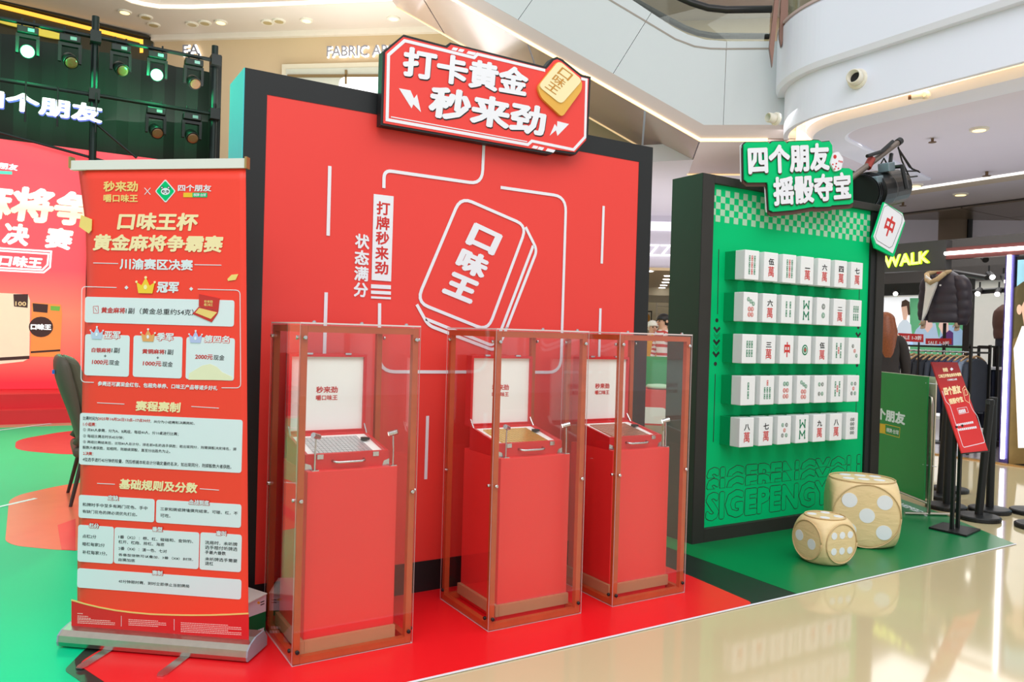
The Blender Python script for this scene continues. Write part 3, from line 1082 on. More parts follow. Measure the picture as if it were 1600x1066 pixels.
mb = MB()


def gline(a_, b_, w2=.006):
    mb.ribbon(PG, [PG.px(*a_), PG.px(*b_)], w2, 0, .0012)


gline((1123, 389.6), (1121, 491))
gline((1117.5, 584.5), (1114.4, 691))
gline((1342.7, 450), (1342.3, 468.5))
gline((1338.9, 584.5), (1337.5, 645.7))
for x, y in ((1120, 500.7), (1117.7, 568.7), (1341, 511.6), (1339, 571)):
    mb.prism(PG, circ(PG.px(x, y), .014, 12), 0, .0012)
for x, y in ((1120, 516), (1119.4, 535.5), (1118.6, 554.5), (1340.8, 524), (1340, 542)):
    c_ = PG.px(x, y)
    mb.ribbon(PG, [(c_[0] - .028, c_[1] + .018), (c_[0], c_[1] - .008), (c_[0] + .028, c_[1] + .018)], .017, 0, .0012)
for x, y in ((1119.8, 525.5), (1119, 545)):
    c_ = PG.px(x, y)
    for d_ in (.006, -.008):
        mb.ribbon(PG, [(c_[0] - .028, c_[1] + .018 + d_), (c_[0], c_[1] - .008 + d_), (c_[0] + .028, c_[1] + .018 + d_)], .002, 0, .0012)
mb.build('arrow_print', M_blacktxt, gw)
# outlined lettering at the foot
LXL, LXR = PG.px(1102.5, 790)[0], PG.px(1345, 720)[0]
zA, zB = PG.px(1101.4, 816)[1], PG.px(1103.6, 770)[1]
hh = zB - zA
zC_, zD_ = PG.px(1103, 748.5)[1], PG.px(1104, 731)[1]
for nm, bold, w2, m_, ins in (('lettering_outline', .06, .0006, M_blacktxt, 0), ('lettering_fill', .040, .0014, M_green, .0048)):
    mb = MB()
    text_uv(mb, PG, 'SIGEPENGYOU', (LXL + ins, zA + ins), (LXR - LXL - 2 * ins, 0), (0, hh - 2 * ins), w2, bold, copies=10, step=2e-5)
    for zt_ in (zC_, zD_):
        text_uv(mb, PG, 'SIGEPENGYOU', (LXL + ins, zt_ - hh + ins), (LXR - LXL - 2 * ins, 0), (0, hh - 2 * ins), w2, bold, clip=(.62 + (.02 if ins else 0), 1.0), copies=10, step=2e-5)
    lettering(nm, m_, gw, mb)

# mahjong tiles on the wall
ROWS = [['b9', 'w伍', 'b9', 'w一', 'w六', 'w四', 'w七'], ['d7', 'w六', 'b4', 'b8', 'd2', 'w二', 'b6'], ['b6', 'w三', 'z中', 'd1', 'w伍', 'b5', 'd3'],
        ['b2', 'b7', 'd6', 'd7', 'd4', 'b5', 'd5'], ['w八', 'w七', 'd5', 'b8', 'w九', 'w八', 'd8']]
NUM = {'一': 'one', '二': 'two', '三': 'three', '四': 'four', '伍': 'five', '六': 'six', '七': 'seven', '八': 'eight', '九': 'nine', '1': 'one', '2': 'two', '3': 'three', '4': 'four', '5': 'five', '6': 'six', '7': 'seven', '8': 'eight', '9': 'nine'}
ORD = ['first', 'second', 'third', 'fourth', 'fifth', 'sixth', 'seventh']
ROWN = ['top row', 'second row', 'middle row', 'fourth row', 'bottom row']
M_tile = mat('white_tile', (236, 238, 240), .32, var=.01)
M_tileside = mat('tile_back_green', (0, 150, 90), .4, var=.03)
M_tileface = mat('tile_face_print_white', (226, 236, 230), .4, var=0)
TW, TH = .135, .193
PRINT = [M_grntxt, M_redtxt, M_blacktxt, M_tileface]
BAM = {2: [(0, .42, 0), (0, -.42, 0)], 4: [(-.4, .42, 0), (.4, .42, 0), (-.4, -.42, 0), (.4, -.42, 0)], 5: [(-.48, .45, 0), (.48, .45, 0), (0, .02, 1), (-.48, -.42, 0), (.48, -.42, 0)],
       6: [(x, y, 0) for x in (-.46, 0, .46) for y in (.42, -.42)], 7: [(0, .72, 1)] + [(x, y, 0) for x in (-.52, 0, .52) for y in (.04, -.58)],
       9: [(x, y, 1 if x == 0 else 0) for x in (-.5, 0, .5) for y in (.62, 0, -.62)]}
DOT = {1: [(0, 0, 0, .62)], 2: [(0, .48, 2, .36), (0, -.42, 0, .36)], 3: [(-.45, .5, 2, .25), (0, 0, 1, .25), (.45, -.5, 0, .25)], 4: [(-.34, .5, 0, .26), (.34, .5, 2, .26), (-.34, -.46, 2, .26), (.34, -.46, 0, .26)],
       5: [(-.4, .52, 0, .25), (.4, .52, 2, .25), (0, 0, 1, .25), (-.4, -.5, 2, .25), (.4, -.5, 0, .25)],
       6: [(-.3, .6, 0, .28), (.3, .6, 0, .28), (-.3, -.05, 1, .28), (.3, -.05, 1, .28), (-.3, -.62, 1, .28), (.3, -.62, 1, .28)],
       7: [(-.5, .72, 0, .26), (0, .52, 0, .26), (.48, .32, 0, .26), (-.28, -.2, 1, .28), (.28, -.2, 1, .28), (-.28, -.72, 1, .28), (.28, -.72, 1, .28)],
       8: [(x, y, 2, .23) for x in (-.25, .25) for y in (.7, .24, -.22, -.68)]}


def tile_print(code, pl, cx, cz):
    mb_ = MB()
    sx, sz = TW * .36, TH * .36

    def uv(x, y):
        return (cx + x * sx, cz + y * sz)
    k = code[0]
    if k == 'b' and code != 'b8':
        n_ = int(code[1])
        hgt = {2: .36, 4: .34, 5: .34, 6: .34, 7: .26, 9: .27}[n_]
        for x, y, ci in BAM[n_]:
            for s_ in (-1, 1):
                c_ = uv(x, y + s_ * hgt * .5)
                mb_.prism(pl, [(c_[0] + a_ * sx * .15, c_[1] + b_ * sz * hgt * .5) for a_, b_ in ((-.6, -1), (.6, -1), (1, -.7), (.75, 0), (1, .7), (.6, 1), (-.6, 1), (-1, .7), (-.75, 0), (-1, -.7))], 0, .0015, ci)
                mb_.prism(pl, [(c_[0] + a_ * sx * .04, c_[1] + b_ * sz * hgt * .32) for a_, b_ in ((-1, -1), (1, -1), (1, 1), (-1, 1))], .0015, .002, 3)
    elif code == 'b8':
        for s_ in (1, -1):
            pts = [(-.55, .12), (-.55, .9), (0, .42), (.55, .9), (.55, .12)] if s_ > 0 else [(-.55, -.12), (-.55, -.9), (0, -.42), (.55, -.9), (.55, -.12)]
            pts = [(-.55, .15 * s_), (-.55, .85 * s_), (0, .3 * s_), (.55, .85 * s_), (.55, .15 * s_)]
            if s_ > 0:
                pts = [(-.55, .9), (-.5, .2), (0, .62), (.5, .2), (.55, .9)]
            else:
                pts = [(-.55, -.9), (-.5, -.2), (0, -.62), (.5, -.2), (.55, -.9)]
            mb_.ribbon(pl, [uv(*p_) for p_ in pts], .0085, 0, .0015)
            for p_ in pts:
                mb_.prism(pl, circ(uv(*p_), .0068, 8), .0002, .0017, 0)
    elif k == 'd':
        for x, y, ci, r_ in DOT[int(code[1])]:
            c_ = uv(x, y)
            for j, (rr, mi) in enumerate(((1, ci), (.74, 3), (.55, ci), (.3, 3))):
                mb_.prism(pl, circ(c_, r_ * sx * rr, 16, r_ * sz * .78 * rr * (1 if r_ < .5 else 1.1)), .0003 * j, .0015 + .0004 * j, mi)
            if r_ > .5:
                mb_.prism(pl, circ(c_, .2 * sx, 4, .2 * sz), .0025, .0034, 1)
    elif k == 'w':
        o_ = uv(-.55, .18)
        text_uv(mb_, pl, code[1], o_, (sx * 1.1, 0), (0, sz * .62 if code[1] not in '一二三' else sz * {'一': .1, '二': .36, '三': .5}[code[1]]), .001, .03, 2)
        o_ = uv(-.58, -.95)
        text_uv(mb_, pl, '萬', o_, (sx * 1.16, 0), (0, sz * 1.0), .001, .01, 1)
    else:
        o_ = uv(-.6, -.75)
        text_uv(mb_, pl, code[1], o_, (sx * 1.2, 0), (0, sz * 1.5), .001, .035, 1)
    return mb_


PT = Plane((0, 3.552, 0), (1, 0, 0))
for r_, row in enumerate(ROWS):
    for c_, code in enumerate(row):
        cx = 3.932 + TW / 2 + c_ * .1845
        cz = 1.94 - TH / 2 - r_ * .2752
        k = code[0]
        desc = {'b': 'bamboo sticks', 'd': 'dots', 'w': 'in black over red characters', 'z': ''}[k]
        what = 'a red zhong character' if k == 'z' else ('%s %s' % (NUM[code[1]], desc) if k != 'w' else 'a black %s over a red character' % NUM[code[1]])
        t = thing('mahjong_tile', 'white mahjong tile showing %s, %s in the %s' % (what, ORD[c_], ROWN[r_]), 'mahjong tile', (cx, GY + .03, cz - TH / 2), 'mahjong tiles on the green wall')
        MB().box(cx - TW / 2, cx + TW / 2, 3.552, 3.636, cz - TH / 2, cz + TH / 2).build('front_block', M_tile, t, bevel=.004)
        MB().box(cx - TW / 2 + .002, cx + TW / 2 - .002, 3.636, GY + .03, cz - TH / 2 + .002, cz + TH / 2 - .002).build('green_back', M_tileside, t)
        tile_print(code, PT, cx, cz).build('face_print', PRINT, t)

# green sign on top: cut-out board with white letters
PGS = Plane((0, 3.60, 0), (1, 0, 0))


def K3(x, y):
    return (1130 + x * .1876, 200 + y * .1876)


gs = thing('sign_board', 'green cut-out sign board with two lines of white characters', 'sign', at_y(1240, 340, 3.65))
go = [(168, 135), (190, 115), (370, 112), (388, 128), (410, 108), (510, 105), (533, 125), (555, 108), (725, 100), (755, 95), (800, 97), (825, 112), (890, 105), (912, 140), (918, 330), (1055, 335), (1085, 355), (1088, 625), (1060, 640), (910, 650), (895, 660), (775, 665), (760, 660), (600, 688), (590, 690), (415, 705), (385, 690), (372, 480), (365, 455), (200, 455), (172, 430)]
ctr = (630, 400)


def shift(pts, dx, dy):
    return [K3(x + dx, y + dy) for x, y in pts]


MB().pxpoly(PGS, shift(go, -2, 7), -.03, -.026).build('white_rim', M_white, gs)
MB().pxpoly(PGS, shift(go, 6, 30), -.026, -.014).build('brown_backing', mat('brown_backing', (86, 56, 48), .6), gs)
MB().pxpoly(PGS, shift(go, 1, -1), -.014, -.008).build('dark_line', M_blacktxt, gs)
MB().pxpoly(PGS, [K3(ctr[0] + (x - ctr[0]) * .988, ctr[1] + (y - ctr[1]) * .978) for x, y in go], -.008, .0).build('face', M_green, gs)
for dx, dy, w2, m_, nm in ((7, 10, .006, mat('brown_letter', (70, 44, 38), .6), 'shadow_lettering'), (0, 0, .011, M_white, 'lettering')):
    mb = MB()
    text_px3(mb, PGS, '四个朋友', K3(190 + dx, 150 + dy), K3(870 + dx, 125 + dy), K3(200 + dx, 398 + dy), w2, .05)
    text_px3(mb, PGS, '摇骰夺宝', K3(402 + dx, 410 + dy), K3(1050 + dx, 365 + dy), K3(410 + dx, 655 + dy), w2, .045)
    lettering(nm, m_, gs, mb)
de = MB().prism(PGS, rnd([PGS.px(*K3(*p_)) for p_ in ((905, 210), (945, 200), (985, 260), (968, 348), (915, 368), (878, 300))], .015), .004, .016).build('dice_emblem', M_white, gs)
mb = MB()
for x, y, rx, ry in ((914, 243, 14, 17), (948, 280, 4, 9), (960, 284, 4, 9), (972, 286, 4, 9), (896, 307, 6, 7), (925, 300, 6, 7), (921, 325, 6, 7), (912, 345, 6, 7), (943, 340, 6, 7)):
    mb.pxpoly(PGS, [K3(*q_) for q_ in circ((x, y), rx, 10, ry)], .016, .0175)
mb.build('red_pips', M_redtxt, de)

for x_, z_ in ((4.35, 2.40), (5.0, 2.40)):
    MB().box(x_ - .02, x_ + .02, 3.627, GY + .01, z_ - .03, z_ + .02).build('bracket', M_black, gs)

# tile plaque at the right corner
PTP = Plane((0, 3.64, 0), (1, 0, 0))
pq = thing('tile_plaque', 'tilted mahjong tile plaque with red character on the frame corner', 'plaque', at_y(1390, 395, 3.68))
po = [(1340, 618), (1495, 710), (1515, 790), (1420, 1075), (1390, 1062), (1265, 1000), (1243, 910)]
pw = [(1342, 628), (1488, 715), (1508, 775), (1408, 1045), (1272, 962), (1250, 905)]
MB().box(5.60, 5.64, 3.652, GY + .002, 2.2, 2.26).build('bracket', M_black, pq)
MB().pxpoly(PTP, [K3(*p_) for p_ in po], -.014, 0).build('green_side', M_green, pq)
MB().pxpoly(PTP, [K3(*p_) for p_ in pw], 0, .004).build('white_face', M_white, pq)
mb = MB()
rl = [K3(*p_) for p_ in ((1352, 650), (1370, 645), (1470, 715), (1488, 735), (1482, 790), (1405, 985), (1380, 1000), (1275, 935), (1262, 905), (1335, 660))]
mb.ribbon(PTP, [PTP.px(*p_) for p_ in rl], .003, .004, .005, True)
mb.build('thin_border', M_blacktxt, pq)
mb = MB()
text_px3(mb, PTP, '中', K3(1370, 715), K3(1440, 760), K3(1320, 880), .005, .03)
lettering('lettering', M_redtxt, pq, mb)

# ================================================================== GIANT DICE
def dice(c, half, rot, Rs, pips, label, wr):
    cx, cy, cz = c
    t_ = thing('giant_die', label, 'die', (cx, cy, cz - half), 'giant dice on the green mat')
    n_ = 18
    bm = bmesh.new()
    bmesh.ops.create_cube(bm, size=2)
    bmesh.ops.subdivide_edges(bm, edges=bm.edges[:], cuts=n_, use_grid_fill=True)
    for v in bm.verts:
        p_ = v.co.normalized()
        m = max(abs(p_.x), abs(p_.y), abs(p_.z))
        rc = 1 / m
        e_ = 18.0
        rr = (rc ** -e_ + Rs ** -e_) ** (-1 / e_)
        v.co = p_ * rr * half
    me = bpy.data.meshes.new('soft_body')
    bm.to_mesh(me)
    bm.free()
    me.polygons.foreach_set('use_smooth', [True] * len(me.polygons))
    me.materials.append(wr)
    M3 = Matrix.Rotation(rot, 3, 'Z')
    for v in me.vertices:
        v.co = M3 @ v.co + Vector((0, 0, half))
    zmin = min(v.co.z for v in me.vertices)
    o_ = bpy.data.objects.new('soft_body', me)
    COL.objects.link(o_)
    o_.parent = t_
    axes = {'-y': ((0, -1, 0), (1, 0, 0), (0, 0, 1)), '-x': ((-1, 0, 0), (0, -1, 0), (0, 0, 1)), '+z': ((0, 0, 1), (1, 0, 0), (0, 1, 0)), '+x': ((1, 0, 0), (0, 1, 0), (0, 0, 1))}
    for f_, (pts, pr) in pips.items():
        n3, u3, v3 = [M3 @ Vector(q_) for q_ in axes[f_]]
        for (x, y) in pts:
            ctr_ = Vector((cx, cy, cz)) + n3 * (half * .985) + (u3 * x + v3 * y) * half
            mb_ = MB()
            ring = [ctr_ + (u3 * math.cos(2 * math.pi * k / 24) + v3 * math.sin(2 * math.pi * k / 24)) * pr * half for k in range(24)]
            mb_.hexa(ring, [p_ + n3 * (half * .022) for p_ in ring])
            mb_.build('pip', M_pip, t_)
        ring_o = MB()
        rad = math.sqrt(max(Rs * Rs - 1, .01)) * half * .97
        pts3 = [Vector((cx, cy, cz)) + n3 * (half * .99) + (u3 * math.cos(2 * math.pi * k / 36) + v3 * math.sin(2 * math.pi * k / 36)) * rad for k in range(37)]
        ring_o.tube(pts3, .004, 6)
        ring_o.build('seam', M_seam, t_, smooth=True)
    return t_


M_pip = mat('white_pip', (232, 236, 240), .5, var=.02)
M_seam = mat('tan_seam', (206, 178, 130), .6)
def wrinkled(name, rgb):
    m_ = mat(name, rgb, .42, var=.08, scale=6, bump=.0)
    nt = m_.node_tree
    b_ = nt.nodes['Principled BSDF']
    tc = nt.nodes.new('ShaderNodeTexCoord')
    mp = nt.nodes.new('ShaderNodeMapping')
    mp.inputs['Scale'].default_value = (9, 9, 26)
    mp.inputs['Rotation'].default_value = (.5, .4, .3)
    nz = nt.nodes.new('ShaderNodeTexNoise')
    nz.inputs['Scale'].default_value = 1.0
    nz.inputs['Detail'].default_value = 5
    nz.inputs['Distortion'].default_value = 1.2
    bp = nt.nodes.new('ShaderNodeBump')
    bp.inputs['Strength'].default_value = .3
    bp.inputs['Distance'].default_value = .012
    nt.links.new(tc.outputs['Object'], mp.inputs[0])
    nt.links.new(mp.outputs[0], nz.inputs['Vector'])
    nt.links.new(nz.outputs['Fac'], bp.inputs['Height'])
    nt.links.new(bp.outputs[0], b_.inputs['Normal'])
    return m_


M_die = wrinkled('wrinkled_gold_cloth', (232, 206, 154))
P2 = [(-.42, .1), (.3, -.12)]
P6 = [(x, y) for x in (-.44, 0, .44) for y in (.36, -.3)]
P5 = [(-.5, .45), (.48, .45), (0, .02), (-.5, -.45), (.48, -.45)]
P4 = [(-.38, -.38), (.38, -.38), (-.38, .38), (.38, .38)]
big = at_z(1350, 850, 0)
dice((4.82, 3.265, .219), .218, R(-46), 1.40, {'-y': (P5, .22), '+z': (P6, .17)}, 'large gold cloth die showing five white spots in front', M_die)
dice((4.175, 3.07, .143), .142, R(-9), 1.32, {'-y': (P6, .15), '-x': (P2, .23), '+z': (P4, .2)}, 'smaller gold cloth die showing two and six white spots', M_die)

# ================================================================== DISPLAY CASES
def display_case(x0, x1, y0, y1, which):
    H = 1.365
    t_ = thing('display_case', 'tall clear acrylic display case with orange wood frame, %s' % which, 'display case', ((x0 + x1) / 2, (y0 + y1) / 2, .006), 'acrylic display cases')
    zb_ = .0065
    e, b = .006, .027
    a0, a1, c0_, c1_ = x0 + e, x1 - e, y0 + e, y1 - e
    for px_, py_ in ((a0, c0_), (a1 - b, c0_), (a0, c1_ - b), (a1 - b, c1_ - b)):
        MB().box(px_, px_ + b, py_, py_ + b, zb_ + .002, H - e).build('post', M_wood, t_, bevel=.002)
    for zz in (zb_ + .002, H - e - b):
        for yy in (c0_, c1_ - b):
            MB().box(a0 + b, a1 - b, yy, yy + b, zz, zz + b).build('rail', M_wood, t_)
        for xx in (a0, a1 - b):
            MB().box(xx, xx + b, c0_ + b, c1_ - b, zz, zz + b).build('rail', M_wood, t_)

    def sheet(bx, edge_axes, nm='acrylic_panel'):
        (X0_, X1_, Y0_, Y1_, Z0_, Z1_) = bx
        m_ = MB().box(*bx)
        # faces order: bottom, top, front(-y), right(+x), back(+y), left(-x)
        idx = {'z': (0, 1), 'y': (2, 4), 'x': (3, 5)}
        for ax in edge_axes:
            for i_ in idx[ax]:
                m_.m[i_] = 1
        return m_.build(nm, [M_acryl, M_edge], t_)
    sheet((x0, x1, y0, y0 + .005, zb_, H), 'xz')
    sheet((x0, x1, y1 - .005, y1, zb_, H), 'xz')
    sheet((x0, x0 + .005, y0 + .005, y1 - .005, zb_, H), 'z')
    sheet((x1 - .005, x1, y0 + .005, y1 - .005, zb_, H), 'z')
    sheet((x0, x1, y0, y1, H, H + .006), 'xy')
    for zz in (.06, .66, 1.31):
        m_ = M_chrome if zz > .1 else M_dark
        for xx in (x0 + .02, x1 - .02):
            MB().lathe((xx, y0, zz), [(.0085, 0), (.0085, .006), (.006, .009)], 14, axis=(0, -1, 0)).build('standoff_screw', m_, t_)
        for yy in (y0 + .03, y1 - .03):
            MB().lathe((x0, yy, zz), [(.0085, 0), (.0085, .006), (.006, .009)], 14, axis=(-1, 0, 0)).build('standoff_screw', m_, t_)
            MB().lathe((x1, yy, zz), [(.0085, 0), (.0085, .006), (.006, .009)], 14, axis=(1, 0, 0)).build('standoff_screw', m_, t_)
    for xx in (x0 + .06, x1 - .06, (x0 + x1) / 2):
        MB().lathe((xx, y0 + .018, H + .006), [(.008, 0), (.008, .005), (.004, .008)], 12).build('standoff_screw', M_chrome, t_)
    return t_


M_pedr = mat('red_pedestal', (240, 54, 54), .4, var=.03, scale=3)


def pedestal(x0, x1, y0, y1, top, which):
    t_ = thing('pedestal', 'tall plain red pedestal box inside the %s' % which, 'pedestal', ((x0 + x1) / 2, (y0 + y1) / 2, .006), 'red pedestals')
    MB().box(x0, x1, y0, y1, .007, top).build('red_box', M_pedr, t_, bevel=.003)
    for bx in ((x0 - .0, x1, y0 - .018, y0 - .001), (x0 - .018, x0 - .001, y0 - .018, y1)):
        MB().box(*bx, .034, .085).build('cardboard_strip', M_card, t_)
    return t_


M_caser = mat('red_leatherette', (214, 38, 42), .38, var=.05, scale=30, bump=.05)


def briefcase(x0, x1, y0, y1, zb_, tilecol, which):
    """open attache case: shallow tray sloping up to the back, upright lid"""
    t_ = thing('briefcase', 'open red presentation case with cream lid, %s' % which, 'case', ((x0 + x1) / 2, (y0 + y1) / 2, zb_), 'open presentation cases')
    zf, zk = zb_ + .064, zb_ + .115
    th = .012

    def zt(y):
        return zf + (zk - zf) * (y - y0) / (y1 - y0)
    tray = MB()
    for (a_, b_, c_, d_) in ((x0, x1, y0, y0 + th), (x0, x1, y1 - th, y1), (x0, x0 + th, y0 + th, y1 - th), (x1 - th, x1, y0 + th, y1 - th)):
        tray.hexa([(a_, c_, zb_), (b_, c_, zb_), (b_, d_, zb_ + (0 if d_ < y0 + .05 else 0)), (a_, d_, zb_)], [(a_, c_, zt(c_)), (b_, c_, zt(c_)), (b_, d_, zt(d_)), (a_, d_, zt(d_))])
    tray.build('tray', M_caser, t_)
    ins = MB()
    ins.hexa([(x0 + th, y0 + th, zb_ + .002), (x1 - th, y0 + th, zb_ + .002), (x1 - th, y1 - th, zb_ + .002), (x0 + th, y1 - th, zb_ + .002)],
             [(x0 + th, y0 + th, zt(y0) - .012), (x1 - th, y0 + th, zt(y0) - .012), (x1 - th, y1 - th, zt(y1) - .012), (x0 + th, y1 - th, zt(y1) - .012)])
    inn_ = ins.build('tray_lining', M_cream, t_)
    tl_ = MB()
    nx, ny = 14, 8
    ax0, ax1, ay0, ay1 = x0 + .05, x1 - .06, y0 + .03, y1 - .04
    for i in range(nx):
        for j in range(ny):
            xa = ax0 + (ax1 - ax0) * i / nx
            ya = ay0 + (ay1 - ay0) * j / ny
            xb, yb = xa + (ax1 - ax0) / nx - .0025, ya + (ay1 - ay0) / ny - .004
            za, zc = zt(ya) - .011, zt(yb) - .011
            tl_.hexa([(xa, ya, za - .003), (xb, ya, za - .003), (xb, yb, zc - .003), (xa, yb, zc - .003)], [(xa, ya, za + .006), (xb, ya, za + .006), (xb, yb, zc + .006), (xa, yb, zc + .006)])
    st = tl_.build('little_tiles', tilecol, t_)
    st['kind'] = 'stuff'
    # lid
    lx0, lx1 = x0 + .002, x1 - .002
    ly = y1 + .004
    zl0, zl1 = zk - .002, zk + .352
    ld = MB()
    for bx in ((lx0, lx1, ly, ly + .05, zl1 - th, zl1), (lx0, lx1, ly, ly + .05, zl0, zl0 + th), (lx0, lx0 + th, ly, ly + .05, zl0 + th, zl1 - th), (lx1 - th, lx1, ly, ly + .05, zl0 + th, zl1 - th), (lx0, lx1, ly + .05, ly + .056, zl0, zl1)):
        ld.box(*bx)
    lid = ld.build('lid', M_caser, t_)
    MB().box(lx0 + th, lx1 - th, ly + .014, ly + .049, zl0 + th, zl1 - th).build('lid_lining', M_cream, lid)
    pl = Plane((0, ly + .014, 0), (1, 0, 0))
    mb_ = MB()
    cxm = (lx0 + lx1) / 2
    text_uv(mb_, pl, '秒来劲', (cxm - .052, zl0 + .178), (.1, 0), (0, .03), .001, .03)
    text_uv(mb_, pl, '嚼口味王', (cxm - .052, zl0 + .145), (.1, 0), (0, .024), .001, .025)
    lettering('lettering', M_redtxt, lid, mb_)
    for xx in (lx0 + .09, lx1 - .09):
        MB().box(xx - .014, xx + .014, ly - .004, ly + .012, zl1 - .002, zl1 + .006).build('latch_catch', M_chrome, lid)
    # handle, latches, corners, stays
    cxm = (x0 + x1) / 2
    hz = zb_ + .034
    MB().tube([(cxm - .068, y0, hz), (cxm - .064, y0 - .02, hz - .002), (cxm - .05, y0 - .024, hz - .004), (cxm + .05, y0 - .024, hz - .004), (cxm + .064, y0 - .02, hz - .002), (cxm + .068, y0, hz)], .006, 10).build('handle', M_chrome, t_, smooth=True)
    for xx in (x0 + .06, x1 - .06):
        MB().box(xx - .013, xx + .013, y0 - .005, y0, zf - .02, zf - .001).build('latch', M_chrome, t_)
    for xx, d_ in ((x0, 1), (x1, -1)):
        c_ = [(xx - d_ * .002, y0 - .002, zb_ + .0), (xx + d_ * .03, y0 - .002, zb_), (xx + d_ * .022, y0 - .002, zb_ + .022), (xx - d_ * .002, y0 - .002, zb_ + .03)]
        MB().hexa(c_, [(p_[0], p_[1] + .003, p_[2]) for p_ in c_]).build('corner_guard', M_chrome, t_)
        MB().tube([(xx + d_ * .006, y1 - .03, zt(y1) - .01), (xx + d_ * .006, y1 + .012, zk + .04)], .004, 6).build('lid_stay', M_chrome, t_)
    mb_ = MB()
    mb_.hexa([(x1 - .046 + .02 * math.cos(a_), y0 + .16 + .035 * math.sin(a_), zt(y0 + .16) - .004) for a_ in [math.pi * k / 8 for k in range(9)]],
             [(x1 - .046 + .02 * math.cos(a_), y0 + .16 + .035 * math.sin(a_), zt(y0 + .16) + .007) for a_ in [math.pi * k / 8 for k in range(9)]])
    mb_.build('finger_notch', M_dark, t_)
    return t_


def case_lamp(x, y, z, dx, which):
    t_ = thing('spot_lamp', 'silver gooseneck spot lamp on a red pedestal, %s' % which, 'lamp', (x, y, z), 'case spot lamps')
    MB().box(x - .014, x + .014, y - .012, y + .012, z, z + .004).build('base', M_chrome, t_)
    MB().tube([(x, y, z + .004), (x, y, z + .07), (x + dx * .002, y, z + .13)], .0035, 8).build('stem', M_chrome, t_)
    hx = Vector((dx * .8, .55, -.3)).normalized()
    c_ = Vector((x + dx * .002, y, z + .142))
    MB().tube([c_ - hx * .02, c_ + hx * .02], .0115, 14).build('head', M_chrome, t_, smooth=False)
    MB().tube([c_ + hx * .0202, c_ + hx * .0215], .009, 12).build('bulb', mat('lamp_bulb', (255, 250, 235), .4, emit=4, var=0), t_)


M_t1 = mat('silver_tiles', (206, 210, 210), .25, .4, var=.1, scale=60)
M_t2 = mat('gold_tiles', (224, 186, 96), .25, .5, var=.15, scale=60)
M_t3 = mat('copper_tiles', (196, 140, 116), .25, .4, var=.15, scale=60)
for (cx0, cx1, cy0, cy1, px0, px1, col, w1, w2) in ((.889, 1.408, 3.053, 3.5, .948, 1.340, M_t1, 'nearest the roll-up banner', 'left display case'), (1.759, 2.276, 3.01, 3.5, 1.857, 2.252, M_t2, 'between the other two cases', 'middle display case'), (2.468, 2.955, 3.01, 3.5, 2.52, 2.905, M_t3, 'nearest the green wall', 'right display case')):
    display_case(cx0, cx1, cy0, cy1, w1)
    pt_ = .766
    pedestal(px0, px1, 3.105, 3.47, pt_, w2)
    briefcase(px0 + .0, px1 - .03, 3.136, 3.415, pt_, col, 'in the ' + w2)
    case_lamp(px1 - .016, 3.12, pt_, -1, 'right corner, ' + w2)
    case_lamp(px0 + .034, 3.12, pt_, 1, 'left corner, ' + w2)

# ================================================================== ROLL-UP BANNER
BA, BB = Vector((.133, 3.655, 0)), Vector((.754, 3.16, 0))
bt = (BB - BA).normalized()
bn = Vector((bt.y, -bt.x, 0))
if bn.dot(CAM - BA) < 0:
    bn = -bn
PB = Plane(BA - bn * .05, bt)
rb = thing('rollup_banner', 'red roll-up banner stand covered in Chinese tournament rules', 'banner', (BA + BB) / 2)
U0, U1 = -.058, .762
M_bred = mat('banner_red', (254, 62, 42), .45, var=.02, scale=2)


def left_edge(v):
    """the fabric pulls in and curls back a little along its left edge"""
    pts = [(.04, -.016), (.35, -.022), (.8, -.018), (1.2, -.018), (1.5, -.008), (1.75, -.02), (1.9, -.045), (1.99, -.060)]
    for (v0, u0), (v1, u1) in zip(pts, pts[1:]):
        if v <= v1:
            return u0 + (u1 - u0) * (v - v0) / (v1 - v0)
    return pts[-1][1]


def right_edge(v):
    return .762 - (.064) * max(0, (v - .04)) / 1.95


NV, NU = 40, 24
vs_, fs = [], []
for i in range(NV + 1):
    v = .03 + (1.985 - .03) * i / NV
    l_, r2_ = left_edge(v), right_edge(v)
    for j in range(NU + 1):
        f_ = j / NU
        u = l_ + (r2_ - l_) * f_
        curl = -.035 * max(0, (.10 - f_) / .10) ** 2
        vs_.append(PB.pt((u, v), curl))
for i in range(NV):
    for j in range(NU):
        a_ = i * (NU + 1) + j
        fs.append((a_, a_ + 1, a_ + NU + 2, a_ + NU + 1))
mb = MB()
mb.add(vs_, fs)
fab = mb.build('fabric', M_bred, rb, smooth=True)
so = fab.modifiers.new('thick', 'SOLIDIFY')
so.thickness = .001
so.offset = -1 if True else 1
mb = MB()
mb.prism(PB, rnd([(-.064, 1.975), (.70, 1.985), (.70, 2.024), (-.064, 2.014)], .004), -.012, .010)
mb.build('top_bar', mat('satin_white_bar', (226, 222, 218), .35, var=.02), rb)
for u_ in (-.069, .699):
    mb = MB()
    mb.prism(PB, [(u_, 1.983), (u_ + .009, 1.983), (u_ + .009, 2.03), (u_, 2.03)], -.016, .014)
    mb.build('end_cap', mat('brass_cap', (176, 150, 96), .35, .7), rb)
mb = MB().tube([PB.pt((.35, .05), -.06), PB.pt((.35, 1.99), -.02)], .009, 8)
mb.build('support_pole', M_alu, rb)
